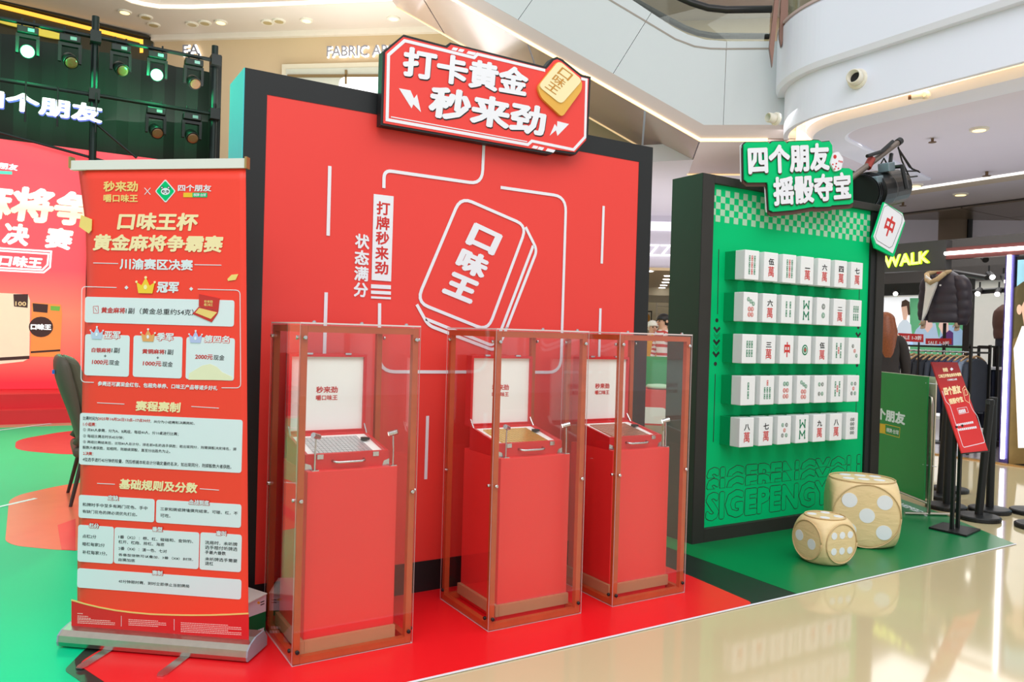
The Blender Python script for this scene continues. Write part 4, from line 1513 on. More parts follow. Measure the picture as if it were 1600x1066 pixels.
# cassette base
prof = [(-.12, .012), (-.12, .05), (-.09, .085), (-.02, .085), (.03, .072), (.052, .055), (.056, .03), (.05, .012)]
mb = MB()
ring0 = [PB.pt((-.035, h_), w2) for w2, h_ in prof]
ring1 = [PB.pt((.778, h_), w2) for w2, h_ in prof]
mb.hexa(ring0, ring1)
mb.build('cassette_base', M_alu, rb)
for u_, m_ in ((-.041, mat('grey_end_cap', (150, 156, 168), .4)), (.778, MATS['grey_end_cap'])):
    mb = MB()
    mb.hexa([PB.pt((u_, h_), w2 * 1.02) for w2, h_ in prof], [PB.pt((u_ + .007, h_), w2 * 1.02) for w2, h_ in prof])
    mb.build('end_cap', m_, rb)
for u_ in (.18, .515):
    mb = MB()
    c_ = [(u_ - .02, -.1), (u_ + .02, -.1), (u_ + .02, .20), (u_ + .012, .222), (u_ - .012, .222), (u_ - .02, .20)]
    mb.hexa([PB.pt((a_, .0065), b_) for a_, b_ in c_], [PB.pt((a_, .0115), b_) for a_, b_ in c_])
    mb.build('foot', M_chrome, rb)


def C2(x, y): return (x * .25, 200 + y * .25)
def C3(x, y): return (100 + x * .2063, 400 + y * .2063)
def C4(x, y): return (100 + x * .1876, 600 + y * .1876)
def C5(x, y): return (100 + x * .1876, 760 + y * .1876)
def C6(x, y): return (80 + x * .25, 900 + y * .25)


def boxes(Cf, lst, m_, nm, w0=.001, w1=.0022, r=.012):
    for x0, y0, x1, y1 in lst:
        a_, b_ = PB.px(*Cf(x0, y0)), PB.px(*Cf(x1, y1))
        MB().prism(PB, rnd([(a_[0], b_[1]), (b_[0], b_[1]), (b_[0], a_[1]), (a_[0], a_[1])], r, 4), w0, w1).build(nm, m_, rb)


def texts(Cf, lst, m_, w=.003, bold=.02, shear=0.0, nm='lettering', res=2, copies=8):
    for s_, x0, y0, x1, y1 in lst:
        lettering(nm, m_, rb, text_px(MB(), PB, s_, Cf(x0, y0), Cf(x1, y1), w, bold, 0, shear, res=res, copies=copies))


def blines(Cf, lst, m_, wd=.004, r=0.0, nm='line_art', w0=.001, w1=.0022):
    for pts in lst:
        uv = [PB.px(*Cf(*p_)) for p_ in pts]
        if r:
            uv = rndpath(uv, r)
        MB().ribbon(PB, uv, wd, w0, w1).build(nm, m_, rb)


def crown(Cf, x0, y0, x1, y1, m_, m2):
    a_, b_ = PB.px(*Cf(x0, y0)), PB.px(*Cf(x1, y1))
    W_, H_ = b_[0] - a_[0], a_[1] - b_[1]
    sh_ = [(.12, 0), (.88, 0), (.92, .22), (1, .68), (.72, .48), (.5, .98), (.28, .48), (0, .68), (.08, .22)]
    o_ = MB().prism(PB, [(a_[0] + x * W_, b_[1] + y * H_) for x, y in sh_], .0025, .005).build('crown_print', m_, rb)
    mb_ = MB()
    for x, y, r_ in ((0, .7, .06), (1, .7, .06), (.5, .98, .07)):
        mb_.prism(PB, circ((a_[0] + x * W_, b_[1] + y * H_), r_ * W_, 10), .0026, .0055)
    mb_.prism(PB, circ((a_[0] + .5 * W_, b_[1] + .38 * H_), .1 * W_, 6, .16 * H_), .005, .006)
    mb_.build('crown_beads', m2, o_)


M_bw = mat('banner_white', (226, 230, 238), .45, var=.01)
texts(C2, [('秒来劲', 650, 333, 864, 400), ('嚼口味王', 650, 415, 864, 466)], M_gold, bold=.035)
blines(C2, [((905, 375), (942, 417)), ((942, 375), (905, 417))], M_bw, .0025)
dm = [C2(*p_) for p_ in ((970, 396), (1035, 320), (1100, 396), (1037, 470))]
MB().prism(PB, rnd([PB.px(*p_) for p_ in dm], .008), .001, .0022).build('emblem_rim', M_bw, rb)
em = MB().prism(PB, rnd([PB.px(*C2(*p_)) for p_ in ((978, 396), (1035, 330), (1092, 396), (1037, 460))], .007), .0022, .003).build('emblem', M_green, rb)
mb = MB()
mb.pxpoly(PB, [C2(*q_) for q_ in circ((1037, 398), 28, 16, 22)], .003, .004, 0)
for x, y, rx, ry, mi in ((1016, 374, 9, 9, 1), (1058, 374, 9, 9, 1), (1016, 374, 5, 5, 0), (1058, 374, 5, 5, 0), (1025, 398, 9, 8, 1), (1049, 398, 9, 8, 1), (1027, 399, 3, 4, 0), (1047, 399, 3, 4, 0), (1037, 411, 4, 3, 1)):
    mb.pxpoly(PB, [C2(*q_) for q_ in circ((x, y), rx, 10, ry)], .004, .0045 + .0003 * (rx < 6), mi)
mb.build('emblem_face', [M_bw, M_blacktxt], em)
texts(C2, [('四个朋友', 1115, 355, 1323, 398)], M_bw, bold=.03)
boxes(C2, [(1148, 405, 1205, 434)], mat('tag_yellow', (240, 190, 30), .5), 'tag_print', r=.002)
boxes(C2, [(1205, 405, 1296, 434)], M_green, 'tag_print', r=.002)
texts(C2, [('棋牌·台球', 1212, 409, 1290, 430)], M_bw, bold=.02)
texts(C2, [('口味王杯', 735, 528, 1245, 645), ('黄金麻将争霸赛', 582, 663, 1402, 780)], M_palegold, bold=.042, shear=.14)
texts(C2, [('川渝赛区决赛', 752, 815, 1208, 893)], M_bw, bold=.035)
blines(C2, [((585, 844), (740, 848)), ((1217, 855), (1385, 858))], M_bw, .003)
MB().pxpoly(PB, [C2(*p_) for p_ in ((510, 545), (578, 572), (575, 640), (558, 660), (498, 618))], .001, .004).build('gold_tile_print', mat('tile_gold', (246, 212, 120), .4), rb)
MB().pxpoly(PB, [C2(*p_) for p_ in ((1424, 945), (1450, 918), (1492, 914), (1475, 950), (1428, 957))], .001, .004).build('gold_tile_print', MATS['tile_gold'], rb)
crown(C3, 555, 160, 690, 285, mat('crown_gold', (250, 204, 50), .35), mat('crown_light', (255, 236, 170), .35))
texts(C3, [('冠军', 705, 195, 874, 282)], M_bw, bold=.045, shear=.1)
blines(C3, [((400, 240), (137, 232), (131, 955), (228, 958)), ((1015, 252), (1335, 260), (1340, 1000), (1195, 999))], M_bw, .003, .02)
mb = MB()
for x, y in ((475, 240), (965, 250)):
    mb.pxpoly(PB, [C3(*q_) for q_ in circ((x, y), 15, 4)], .001, .0022)
mb.build('line_art', M_bw, rb)
boxes(C3, [(163, 309, 1288, 536), (163, 592, 493, 916), (530, 602, 893, 929), (930, 613, 1288, 946)], M_bw, 'white_panel')
texts(C3, [('黄金麻将', 285, 388, 468, 437), ('白银麻将', 212, 694, 361, 735), ('1000元', 215, 784, 341, 826), ('黄铜麻将', 595, 704, 766, 746), ('1000元', 600, 795, 742, 837), ('2000元', 995, 744, 1131, 787)], M_redtxt, bold=.028, shear=.08)
texts(C3, [('1副（黄金总重约54克）', 470, 392, 985, 452), ('1副', 363, 695, 425, 736), ('+', 305, 747, 325, 768), ('现金', 344, 787, 424, 829), ('1副', 768, 708, 831, 749), ('+', 703, 761, 723, 782), ('现金', 746, 799, 828, 842), ('现金', 1134, 749, 1219, 792)], M_blacktxt, bold=.006, shear=.08)
blines(C3, [((225, 382), (262, 380), (264, 434), (227, 434), (225, 382)), ((236, 393), (252, 420))], M_redtxt, .0016, nm='tile_icon', w0=.0022, w1=.003)
cp_ = MB().pxpoly(PB, [C3(*p_) for p_ in ((1028, 290), (1182, 322), (1172, 418), (1026, 382))], .0025, .006).build('case_print', M_redtxt, rb)
MB().pxpoly(PB, [C3(*p_) for p_ in ((978, 440), (1026, 385), (1172, 420), (1165, 440), (1122, 503))], .0025, .0055).build('case_print', M_redtxt, rb)
MB().pxpoly(PB, [C3(*p_) for p_ in ((1000, 430), (1030, 395), (1165, 428), (1118, 478))], .0055, .0065).build('case_print', M_gold, rb)
texts(C3, [('秒来劲', 1068, 335, 1132, 358), ('嚼口味王', 1068, 360, 1132, 382)], M_gold, w=.0065, bold=.02, copies=5)
for args in ((207, 535, 300, 632), (590, 553, 692, 650), (953, 565, 1048, 660)):
    m_ = [mat('crown_silver', (190, 204, 232), .35), mat('crown_bronze', (236, 164, 100), .35), mat('crown_blue', (186, 192, 236), .35)][(207, 590, 953).index(args[0])]
    crown(C3, *args, m_, mat('crown_bead_white', (236, 240, 250), .35))
for bold, m_, w_ in ((.11, M_bred, .0024), (.04, M_bw, .004)):
    g_ = (bold - .04) * 55
    texts(C3, [('亚军', 307 - g_, 568 - g_, 432 + g_, 633 + g_), ('季军', 705 - g_, 580 - g_, 835 + g_, 646 + g_), ('第四名', 1065 - g_, 599 - g_, 1257 + g_, 661 + g_)], m_, w=w_, bold=bold, shear=.1)
MB().pxpoly(PB, [C3(*p_) for p_ in ((945, 938), (950, 890), (1000, 860), (1050, 830), (1110, 818), (1160, 840), (1200, 880), (1275, 915), (1275, 942))], .0022, .003).build('coin_pile_print', mat('pale_coin', (236, 228, 196), .5), rb)
texts(C3, [('参赛还可赢现金红包、包厢免单券、口味王产品等诸多好礼', 258, 948, 1168, 1020)], M_bw, bold=.03, shear=.1, res=1, copies=6)
# schedule
texts(C4, [('赛程赛制', 598, 138, 976, 240), ('基础规则及分数', 462, 788, 1118, 912)], M_palegold, bold=.042, shear=.1)
blines(C4, [((278, 157), (505, 168)), ((1062, 188), (1292, 202)), ((278, 828), (425, 836)), ((1133, 873), (1293, 885))], M_bw, .0025)
boxes(C4, [(137, 240, 1479, 742)], M_bw, 'white_panel')
texts(C4, [('比赛时间为', 163, 268, 285, 306), ('，共分为小组赛和决赛两轮。', 724, 300, 1092, 342), ('① 共80人参赛，分为A、B两组，每组40人，分10桌进行比赛；', 163, 366, 957, 434), ('② 每组比赛总时长45分钟；', 163, 418, 502, 464),
           ('③ 两组比赛结束后，比较80人总计分，排名前4名的选手获胜；若出现同分，则需掷骰决定排名，掷', 163, 468, 1438, 558), ('骰数大者获胜，如相同，则继续掷骰，直至分出胜负为止。', 160, 514, 888, 578), ('4位选手进行45分钟的较量，然后根据本轮总计分确定最终名次，如出现同分，则掷骰数大者获胜。', 160, 611, 1397, 709)], M_blacktxt, bold=.008, res=1, copies=4)
texts(C4, [('2025年10月26日13点~17点30分', 287, 273, 722, 322), ('1.小组赛：', 163, 317, 272, 355), ('2.决赛：', 163, 562, 247, 597)], M_redtxt, bold=.022, res=1, copies=5)
# rules
boxes(C5, [(127, 70, 753, 300), (772, 110, 1475, 346), (121, 319, 411, 646), (424, 340, 1122, 690), (1138, 382, 1475, 716), (115, 680, 1476, 943)], M_bw, 'white_panel')
TT = [('定缺', 372, 72, 458, 119), ('血战到底', 1045, 108, 1212, 160), ('杠分', 215, 304, 295, 351), ('番型', 740, 334, 824, 379), ('查叫', 1272, 367, 1354, 413), ('赛制', 740, 697, 824, 743)]
for bold, m_, w_ in ((.11, M_redtxt, .0024), (.04, M_bw, .004)):
    g_ = (bold - .04) * 70
    texts(C5, [(s_, a_ - g_, b_ - g_, c_ + g_, d_ + g_) for s_, a_, b_, c_, d_ in TT], m_, w=w_, bold=bold, copies=8)
texts(C5, [('和牌时手中至多有两门花色。手中', 158, 135, 698, 197), ('有缺门花色的牌必须优先打出。', 158, 193, 612, 250), ('三家和牌或牌墙摸完结束。可碰、杠，不', 806, 172, 1450, 240), ('可吃。', 806, 226, 890, 262),
           ('点杠2分', 158, 398, 272, 436), ('暗杠每家2分', 158, 463, 342, 506), ('补杠每家1分。', 158, 530, 362, 576),
           ('1番（X2）：根、杠、碰碰和、金钩钓、', 458, 405, 1078, 474), ('杠开、杠炮、抢杠、海底', 458, 446, 838, 500), ('2番（X4）：清一色、七对', 458, 500, 860, 556), ('各番型倍数可以叠加，3番（X8）封顶，', 458, 556, 1078, 622), ('自摸加底', 458, 596, 594, 632),
           ('流局时，未听牌', 1178, 450, 1446, 500), ('选手赔付听牌选', 1178, 490, 1446, 540), ('手最大番数', 1178, 532, 1350, 574), ('未听牌选手需要', 1178, 588, 1446, 636), ('退杠', 1178, 624, 1246, 660),
           ('45分钟限时赛，到时立即停止当前牌局', 458, 775, 1046, 846)], M_blacktxt, bold=.008, res=1, copies=4)
# darker foot of the print under a gold curve
cur = [(128, 150), (220, 176), (300, 195), (400, 214), (500, 227), (620, 238), (750, 243), (880, 245), (1000, 244), (1120, 240), (1236, 234)]
MB().pxpoly(PB, [C6(*p_) for p_ in cur] + [C6(1236, 480), C6(128, 395)], .0006, .0016).build('lower_print', mat('banner_deep_red', (222, 26, 36), .42, var=.02), rb)
blines(C6, [cur], M_gold, .006, nm='gold_curve', w0=.0016, w1=.003)
mp_ = MB()
rr_ = random.Random(3)
for (x0, x1, y0, n_) in ((166, 215, 232, 1), (166, 250, 248, 2), (166, 400, 268, 3), (166, 215, 358, 1), (166, 420, 374, 1), (485, 520, 255, 1), (485, 720, 270, 4), (485, 735, 345, 6), (812, 848, 270, 1), (812, 1190, 290, 6), (812, 1130, 415, 2)):
    for k in range(n_):
        x = x0
        yy = y0 + k * 11
        xe = x1 * (1 if k % 3 else .93)
        while x < xe:
            wd_ = rr_.uniform(5, 16)
            sl = (x - x0) * .055
            mp_.pxpoly(PB, [C6(x, yy + sl), C6(min(x + wd_, xe), yy + sl + wd_ * .055), C6(min(x + wd_, xe), yy + sl + 5), C6(x, yy + sl + 5)], .0016, .002)
            x += wd_ + 2.5
mp_.build('small_print', mat('small_print_pink', (244, 190, 186), .5), rb)['kind'] = 'stuff'
blines(C6, [((440, 250), (440, 315)), ((440, 336), (440, 400)), ((770, 270), (770, 340)), ((770, 362), (770, 430))], M_bw, .0016, w0=.0016, w1=.0022)

# cardboard gift box beside the left case
bx = thing('gift_box', 'white and green cardboard carton squeezed between banner and left case', 'box', (.76, 3.48, .006))
zt_ = at_y(416, 931, 3.42).z
bc = Vector((.882, 3.44, 0))
bdx, bdy = Vector((-.9, -.435, 0)).normalized(), Vector((-.435, .9, 0)).normalized()
bw_, bd2 = .165, .2


def bxp(a_, b_, z_):
    p_ = bc + bdx * a_ + bdy * b_
    return (p_.x, p_.y, z_)


def bxblock(z0_, z1_, m_, nm):
    MB().hexa([bxp(0, 0, z0_), bxp(bw_, 0, z0_), bxp(bw_, bd2, z0_), bxp(0, bd2, z0_)], [bxp(0, 0, z1_), bxp(bw_, 0, z1_), bxp(bw_, bd2, z1_), bxp(0, bd2, z1_)]).build(nm, m_, bx)


bxblock(.0065, .105, mat('carton_green', (0, 100, 54), .5), 'green_base')
bxblock(.105, zt_, mat('carton_white', (222, 212, 224), .5), 'white_body')
MB().hexa([bxp(-.002, -.004, zt_), bxp(bw_, -.03, zt_ - .01), bxp(bw_, bd2, zt_), bxp(-.002, bd2, zt_)], [bxp(-.002, -.004, zt_ + .004), bxp(bw_, -.03, zt_ - .004), bxp(bw_, bd2, zt_ + .006), bxp(-.002, bd2, zt_ + .006)]).build('lid_flap', mat('carton_pale', (222, 234, 226), .5), bx)
PBX = Plane(bc, -bdx)
mb = MB()
for k in range(2):
    for q in range(3):
        mb.pxpoly(PBX, [(403 + q * 3.4 + k, 984.5 + k * 6 - q * 1.4), (405.6 + q * 3.4 + k, 983.4 + k * 6 - q * 1.4), (405 + q * 3.4 + k, 988 + k * 6 - q * 1.4), (402.3 + q * 3.4 + k, 989 + k * 6 - q * 1.4)], 0, .001)
mb.build('white_print', M_white, bx)
mb = MB()
for k in range(2):
    mb.pxpoly(PBX, [(407, 941 + k * 4), (413, 938.5 + k * 4), (413, 940 + k * 4), (407, 942.5 + k * 4)], 0, .001)
mb.build('dark_print', M_blacktxt, bx)
mb = MB()
mb.pxpoly(PBX, circ((404, 942), 2.2, 8), 0, .0012)
mb.build('orange_mark', mat('orange_mark', (236, 160, 50), .5), bx)

# ================================================================== STAGE ON THE LEFT
SY = 13.0
stg = thing('stage', 'low red carpeted stage with two steps in front of the screen', 'stage', (-1.5, 12.4, 0))
M_carp = mat('red_stage_carpet', (226, 40, 48), .5, var=.05, scale=4)
MB().box(-7, 2.6, 12.15, 14.2, 0, .36).build('deck', M_carp, stg)
MB().box(-7, 2.6, 11.84, 12.15, 0, .18).build('step', M_carp, stg)
scr = thing('led_screen', 'huge red LED screen showing tournament lettering behind the stage', 'screen', (-1.5, SY + .1, .36))
PSC = Plane((0, SY, 0), (1, 0, 0))
SZ1 = PSC.px(0, 217)[1]
scm = ramp_mat('screen_picture', 'Z', .1, SZ1 - .5, [(0, (216, 40, 54)), (.12, (255, 96, 84)), (.3, (255, 120, 96)), (.5, (250, 76, 86)), (1, (250, 70, 82))], .4, emit=.75)
MB().box(-7.5, 2.32, SY, SY + .12, .365, SZ1).build('panel', scm, scr)
M_scw = mat('screen_white', (255, 250, 250), .4, emit=.9, var=0)
M_scg = ramp_mat('screen_gold_text', 'Z', 2.1, 3.2, [(0, (255, 250, 246)), (.4, (255, 226, 180)), (.7, (255, 250, 246)), (1, (255, 250, 250))], .4, emit=.9)


def D3(x, y): return (x * .1876, 230 + y * .1876)


mb = MB()
text_px3(mb, PSC, '金麻将争霸', (-121, 275), (211, 309), (-131, 333), .01, .05)
lettering('lettering', M_scg, scr, mb)
mb = MB()
text_px3(mb, PSC, '决', (8, 347), (49, 352), (2, 381), .01, .055)
lettering('lettering', M_scg, scr, mb)
mb = MB()
text_px3(mb, PSC, '赛', (75, 354), (117, 359), (68, 387), .01, .055)
lettering('lettering', M_scg, scr, mb)
mb = MB()
text_px3(mb, PSC, '四个朋友', (-30, 250), (29, 257.5), (-32, 260), .01, .045)
lettering('lettering', M_scw, scr, mb)
mb = MB()
text_px3(mb, PSC, '嚼口味王', (-25, 396), (68, 403), (-29, 414), .01, .055)
for off in (0, 4):
    mb.ribbon(PSC, [PSC.px(*p_) for p_ in ((-30, 386 + off), (80 - off, 393 + off), (78 - off, 418 - off), (68 - off * .5, 426 - off), (-30, 421 - off))], .022, 0, .01)
lettering('lettering', M_scw, scr, mb)
mb = MB()
mb.pxpoly(PSC, [(-20, 266), (19, 268), (19, 273), (-20, 271)], 0, .01)
mb.build('tag_graphic', mat('screen_teal', (90, 210, 190), .4, emit=.5, var=0), scr)
# product pouches in the screen picture
pk = MB()
pk.pxpoly(PSC, [(-40, 466), (0, 458), (44, 460), (47, 470), (46, 560), (36, 565), (0, 569), (-40, 568)], .0, .012)
po1 = pk.build('pouch_graphic', mat('pouch_cream', (238, 214, 186), .4, emit=.45, var=.05), scr)
mb = MB()
mb.pxpoly(PSC, [(21, 460), (44, 459.5), (43, 481), (22, 479)], .012, .016)
mb.pxpoly(PSC, [(-40, 561), (46, 556), (46, 561), (-40, 566)], .012, .016)
mb.build('pouch_label', mat('pouch_dark', (74, 40, 40), .4, emit=.15, var=0), po1)
mb = MB()
text_px(mb, PSC, '100', (24, 471), (41, 478.5), .018, .03)
lettering('pouch_lettering', mat('pouch_gold_text', (230, 190, 140), .4, emit=.4, var=0), po1, mb)
pk = MB()
pk.pxpoly(PSC, [(50, 473), (95, 476), (97, 490), (94, 555), (88, 558), (47, 557)], -.004, .009)
po2 = pk.build('pouch_graphic', mat('pouch_orange', (238, 140, 70), .4, emit=.45, var=.05), scr)
mb = MB()
mb.pxpoly(PSC, [(51, 474), (75, 476), (74, 489), (52, 487)], .009, .013)
mb.pxpoly(PSC, circ((64, 511), 19, 20, 16), .009, .013)
mb.pxpoly(PSC, [(48, 549), (94, 546), (94, 549), (48, 552)], .009, .013)
mb.build('pouch_label', MATS['pouch_dark'], po2)
mb = MB()
text_px(mb, PSC, '口味王', (48, 506), (80, 516), .015, .06)
lettering('pouch_lettering', M_scw, po2, mb)
mb = MB()
mb.pxpoly(PSC, [(79, 478), (94, 479), (93, 486), (79, 485)], .009, .012)
mb.build('green_mark', mat('pouch_green', (120, 180, 70), .4, emit=.3, var=0), po2)

# black backdrop above the screen
M_cloth = mat('black_drape', (14, 20, 16), .7, var=.2, scale=3)
bd = MB()
n_ = 60
ztop = lambda x: PSC.px(170, 75)[1]
zt0 = 5.42
base_ = len(bd.v)
vs_, fs = [], []
for i in range(n_ + 1):
    x = -7.5 + (2.5 + 7.5) * i / n_
    y = SY + .55 + .04 * math.sin(i * 1.7)
    vs_ += [(x, y, .4), (x, y, zt0 + .05)]
for i in range(n_):
    fs.append((2 * i, 2 * i + 2, 2 * i + 3, 2 * i + 1))
bd.add(vs_, fs)
o_ = bd.build('backdrop_drape', M_cloth)
o_.modifiers.new('thick', 'SOLIDIFY').thickness = .02
tag(o_, 'black cloth backdrop hung behind the light truss', 'drape')
# side leg of the drape
o_ = MB().box(2.33, 2.43, SY + .0, SY + .5, .362, 5.6).build('drape_leg', M_cloth)
tag(o_, 'narrow black drape covering the right truss upright', 'drape')

trs = thing('light_truss', 'black pipe truss carrying the moving stage lights', 'truss', (-1.5, SY - .2, 0))
M_pipe = mat('black_pipe', (22, 34, 32), .4, .5, var=.1)
PTR = Plane((0, SY - .2, 0), (1, 0, 0))
zp1, zp2 = PTR.px(170, 62)[1], PTR.px(170, 152)[1]
for zz in (zp1, zp2):
    MB().tube([(-7.3, SY - .2, zz), (2.3, SY - .2, zz)], .03, 10).build('pipe', M_pipe, trs)
for xx, za, zb2 in ((PTR.px(148, 120)[0], .37, zp1 + .32), (2.30, 0, zp1 + .25), (-6.5, .37, zp1 + .3), (-3.2, .37, zp1 + .3)):
    MB().tube([(xx, SY - .12, za), (xx, SY - .12, zb2)], .05, 10).build('upright', M_pipe, trs)
    for zz in (zp1, zp2):
        MB().box(xx - .07, xx + .07, SY - .27, SY - .07, zz - .08, zz + .08).build('clamp', M_dark, trs)
MB().tube([(PTR.px(0, 205)[0] - .5, SY - .1, PTR.px(0, 195)[1]), (PTR.px(200, 262)[0], SY - .1, SZ1 - .2)], .02, 6).build('brace', M_pipe, trs)
MB().tube([(PTR.px(150, 190)[0], SY - .1, PTR.px(150, 190)[1]), (PTR.px(215, 245)[0], SY - .1, PTR.px(215, 245)[1])], .02, 6).build('brace', M_pipe, trs)
# illuminated characters on the truss
lg = thing('illuminated_sign', 'big glowing white characters mounted on the truss', 'sign', (PTR.px(60, 190)[0], SY - .3, PTR.px(60, 195)[1]))
PLG = Plane((0, SY - .3, 0), (1, 0, 0))
mb = MB()
text_px3(mb, PLG, '四个朋友', (-42, 134), (161, 166), (-44, 164), .03, .045)
lettering('letter_face', mat('sign_face_white', (255, 255, 255), .4, emit=1.4, var=0), lg, mb)
mb = MB()
text_px3(mb, PLG, '四个朋友', (-41, 135), (162, 167), (-43, 165), -.03, .05)
lettering('letter_back', mat('sign_back_blue', (90, 96, 190), .5, emit=.5, var=0), lg, mb)
for x in (-30, 40, 90, 150):
    q_ = PLG.px(x, 150 + x * .16)
    MB().tube([(q_[0], SY - .34, zp2), (q_[0], SY - .3, q_[1] - .3)], .012, 6).build('hanger', M_dark, lg)


def moving_head(x, y_top, size, lit, label, pan=0.0):
    """x,y_top: photo position of the clamp on the pipe; hangs from the pipe"""
    zz = zp1 if y_top < 140 else zp2
    X = PTR.px(x, y_top)[0]
    Y = SY - .2
    t_ = thing('moving_light', label, 'stage light', (X, Y, zz - .05), 'moving head stage lights')
    s_ = size
    M_body = mat('black_lamp_body', (16, 22, 20), .4, .2, var=.15)
    for d_ in (-.11, .11):
        MB().tube([(X + d_ * s_, Y, zz + .06), (X + d_ * s_, Y, zz - .1 * s_)], .02 * s_, 8).build('hook_clamp', M_dark, t_)
    MB().box(X - .2 * s_, X + .2 * s_, Y - .13 * s_, Y + .13 * s_, zz - .24 * s_, zz - .09 * s_).build('base', M_body, t_, bevel=.015 * s_)
    pa = mat('lamp_display', (120, 150, 150), .3, emit=.05, var=0)
    MB().box(X - .0 * s_, X + .12 * s_, Y - .134 * s_, Y - .131 * s_, zz - .2 * s_, zz - .13 * s_).build('display', pa, t_)
    yk = MB()
    yk.box(X - .22 * s_, X + .22 * s_, Y - .06 * s_, Y + .06 * s_, zz - .32 * s_, zz - .25 * s_)
    for d_ in (-1, 1):
        yk.hexa([(X + d_ * .22 * s_, Y - .08 * s_, zz - .32 * s_), (X + d_ * .155 * s_, Y - .08 * s_, zz - .32 * s_), (X + d_ * .155 * s_, Y + .08 * s_, zz - .32 * s_), (X + d_ * .22 * s_, Y + .08 * s_, zz - .32 * s_)],
                [(X + d_ * .22 * s_, Y - .05 * s_, zz - .66 * s_), (X + d_ * .165 * s_, Y - .05 * s_, zz - .66 * s_), (X + d_ * .165 * s_, Y + .05 * s_, zz - .66 * s_), (X + d_ * .22 * s_, Y + .05 * s_, zz - .66 * s_)])
    yk.build('yoke', M_body, t_)
    dirn = Vector((pan, -.8, -.55)).normalized()
    if lit:
        dirn = (CAM - Vector((X, Y, zz - .6))).normalized()
    c_ = Vector((X, Y, zz - .60 * s_))
    MB().lathe(c_ - dirn * .17 * s_, [(.07 * s_, 0), (.125 * s_, .05 * s_), (.145 * s_, .16 * s_), (.15 * s_, .30 * s_), (.14 * s_, .33 * s_), (.125 * s_, .31 * s_)], 20, axis=dirn).build('head', M_body, t_, smooth=True)
    lm = mat('lit_green_lens', (215, 255, 235), .3, emit=14, var=0) if lit else mat('amber_lens', (120, 84, 50), .12, var=.3, scale=30)
    MB().lathe(c_ + dirn * .145 * s_, [(.122 * s_, 0), (.118 * s_, .01), (.07 * s_, .025 * s_)], 20, axis=dirn).build('lens', lm, t_, smooth=True)
    if lit:
        l = bpy.data.lights.new('green_beam', 'SPOT')
        l.color = (.03, 1, .45)
        l.energy = 420
        l.spot_size = R(100)
        l.spot_blend = .8
        l.shadow_soft_size = .12
        o2 = bpy.data.objects.new('green_beam', l)
        COL.objects.link(o2)
        o2.location = c_ + dirn * .25 * s_
        o2.rotation_euler = (Vector((-.5, 4.0, 0)) - o2.location).to_track_quat('-Z', 'Y').to_euler()
        l2 = bpy.data.lights.new('green_drape_fill', 'POINT')  # added point light that turns the drape green around the lit head
        l2.color = (.02, 1, .35)
        l2.energy = 60
        l2.shadow_soft_size = .15
        o3 = bpy.data.objects.new('green_drape_fill', l2)
        COL.objects.link(o3)
        o3.location = c_ + dirn * .45 * s_
    return t_


moving_head(44, 36, .64, True, 'lit green moving light at the far left of the truss')
moving_head(110, 49, .66, False, 'unlit moving light right of the left green one', .2)
moving_head(189, 65, .64, False, 'unlit moving light left of the right green one', .3)
moving_head(246, 77, .64, True, 'lit green moving light right of the truss middle')
moving_head(303, 88, .64, False, 'unlit moving light at the right end of the upper pipe', .2)
moving_head(244, 164, .64, False, 'unlit moving light on the lower pipe below the right green one', .2)
moving_head(300, 174, .64, False, 'unlit moving light at the right end of the lower pipe', .1)

# ---- lounge chair seen from the side behind the banner
ch = thing('lounge_chair', 'olive-grey shell armchair with dark legs left of the banner', 'chair', (.62, 6.75, .003))
M_shell = mat('taupe_shell', (84, 76, 64), .55, var=.08, scale=20)
M_cush = mat('olive_cushion', (92, 92, 74), .7, var=.12, scale=14, bump=.2)
PC = Plane((0, 6.62, 0), (1, 0, 0))
prof = [(82, 562), (86, 556), (92, 553), (97, 556), (101, 566), (108, 592), (117, 620), (124, 668), (132, 705), (126, 706), (119, 690), (110, 655), (99, 628), (88, 600), (83, 580)]
for_ = [PC.px(*p_) for p_ in prof]
rings = []
mb = MB()
kk = [(-.0, .35), (.05, .8), (.14, 1.0), (.40, 1.0), (.49, .8), (.54, .35)]
cu = sum(p_[0] for p_ in for_) / len(for_)
cv_ = sum(p_[1] for p_ in for_) / len(for_)
vs_ = []
for dy, k in kk:
    for u_, v_ in for_:
        vs_.append((cu + (u_ - cu) * (.75 + .25 * k) + (1 - k) * .06, 6.40 + dy, cv_ + (v_ - cv_) * (.9 + .1 * k)))
n_ = len(for_)
fs = []
for i in range(len(kk) - 1):
    for j in range(n_):
        j2 = (j + 1) % n_
        fs.append((i * n_ + j, i * n_ + j2, (i + 1) * n_ + j2, (i + 1) * n_ + j))
fs += [tuple(range(n_)), tuple((len(kk) - 1) * n_ + j for j in range(n_))]
mb.add(vs_, fs)
mb.build('back_shell', M_shell, ch, smooth=True, subdiv=1)
x_s = PC.px(118, 660)[0]
MB().box(x_s - .02, x_s + .62, 6.42, 6.96, .36, .44).build('seat_shell', M_shell, ch, bevel=.03, seg=3)
MB().box(x_s + .02, x_s + .60, 6.46, 6.92, .44, .52).build('seat_cushion', M_cush, ch, bevel=.035, seg=3)
q0, q1 = PC.px(97, 556), PC.px(122, 650)
cc_ = [(q0[0], q0[1] + .01), (q0[0] + .1, q0[1] - .03), (q1[0] + .14, q1[1]), (q1[0] + .02, q1[1] - .02)]
mb = MB()
mb.hexa([(x, 6.47, z) for x, z in cc_], [(x, 6.91, z) for x, z in cc_])
mb.build('back_cushion', M_cush, ch, bevel=.035, seg=3)
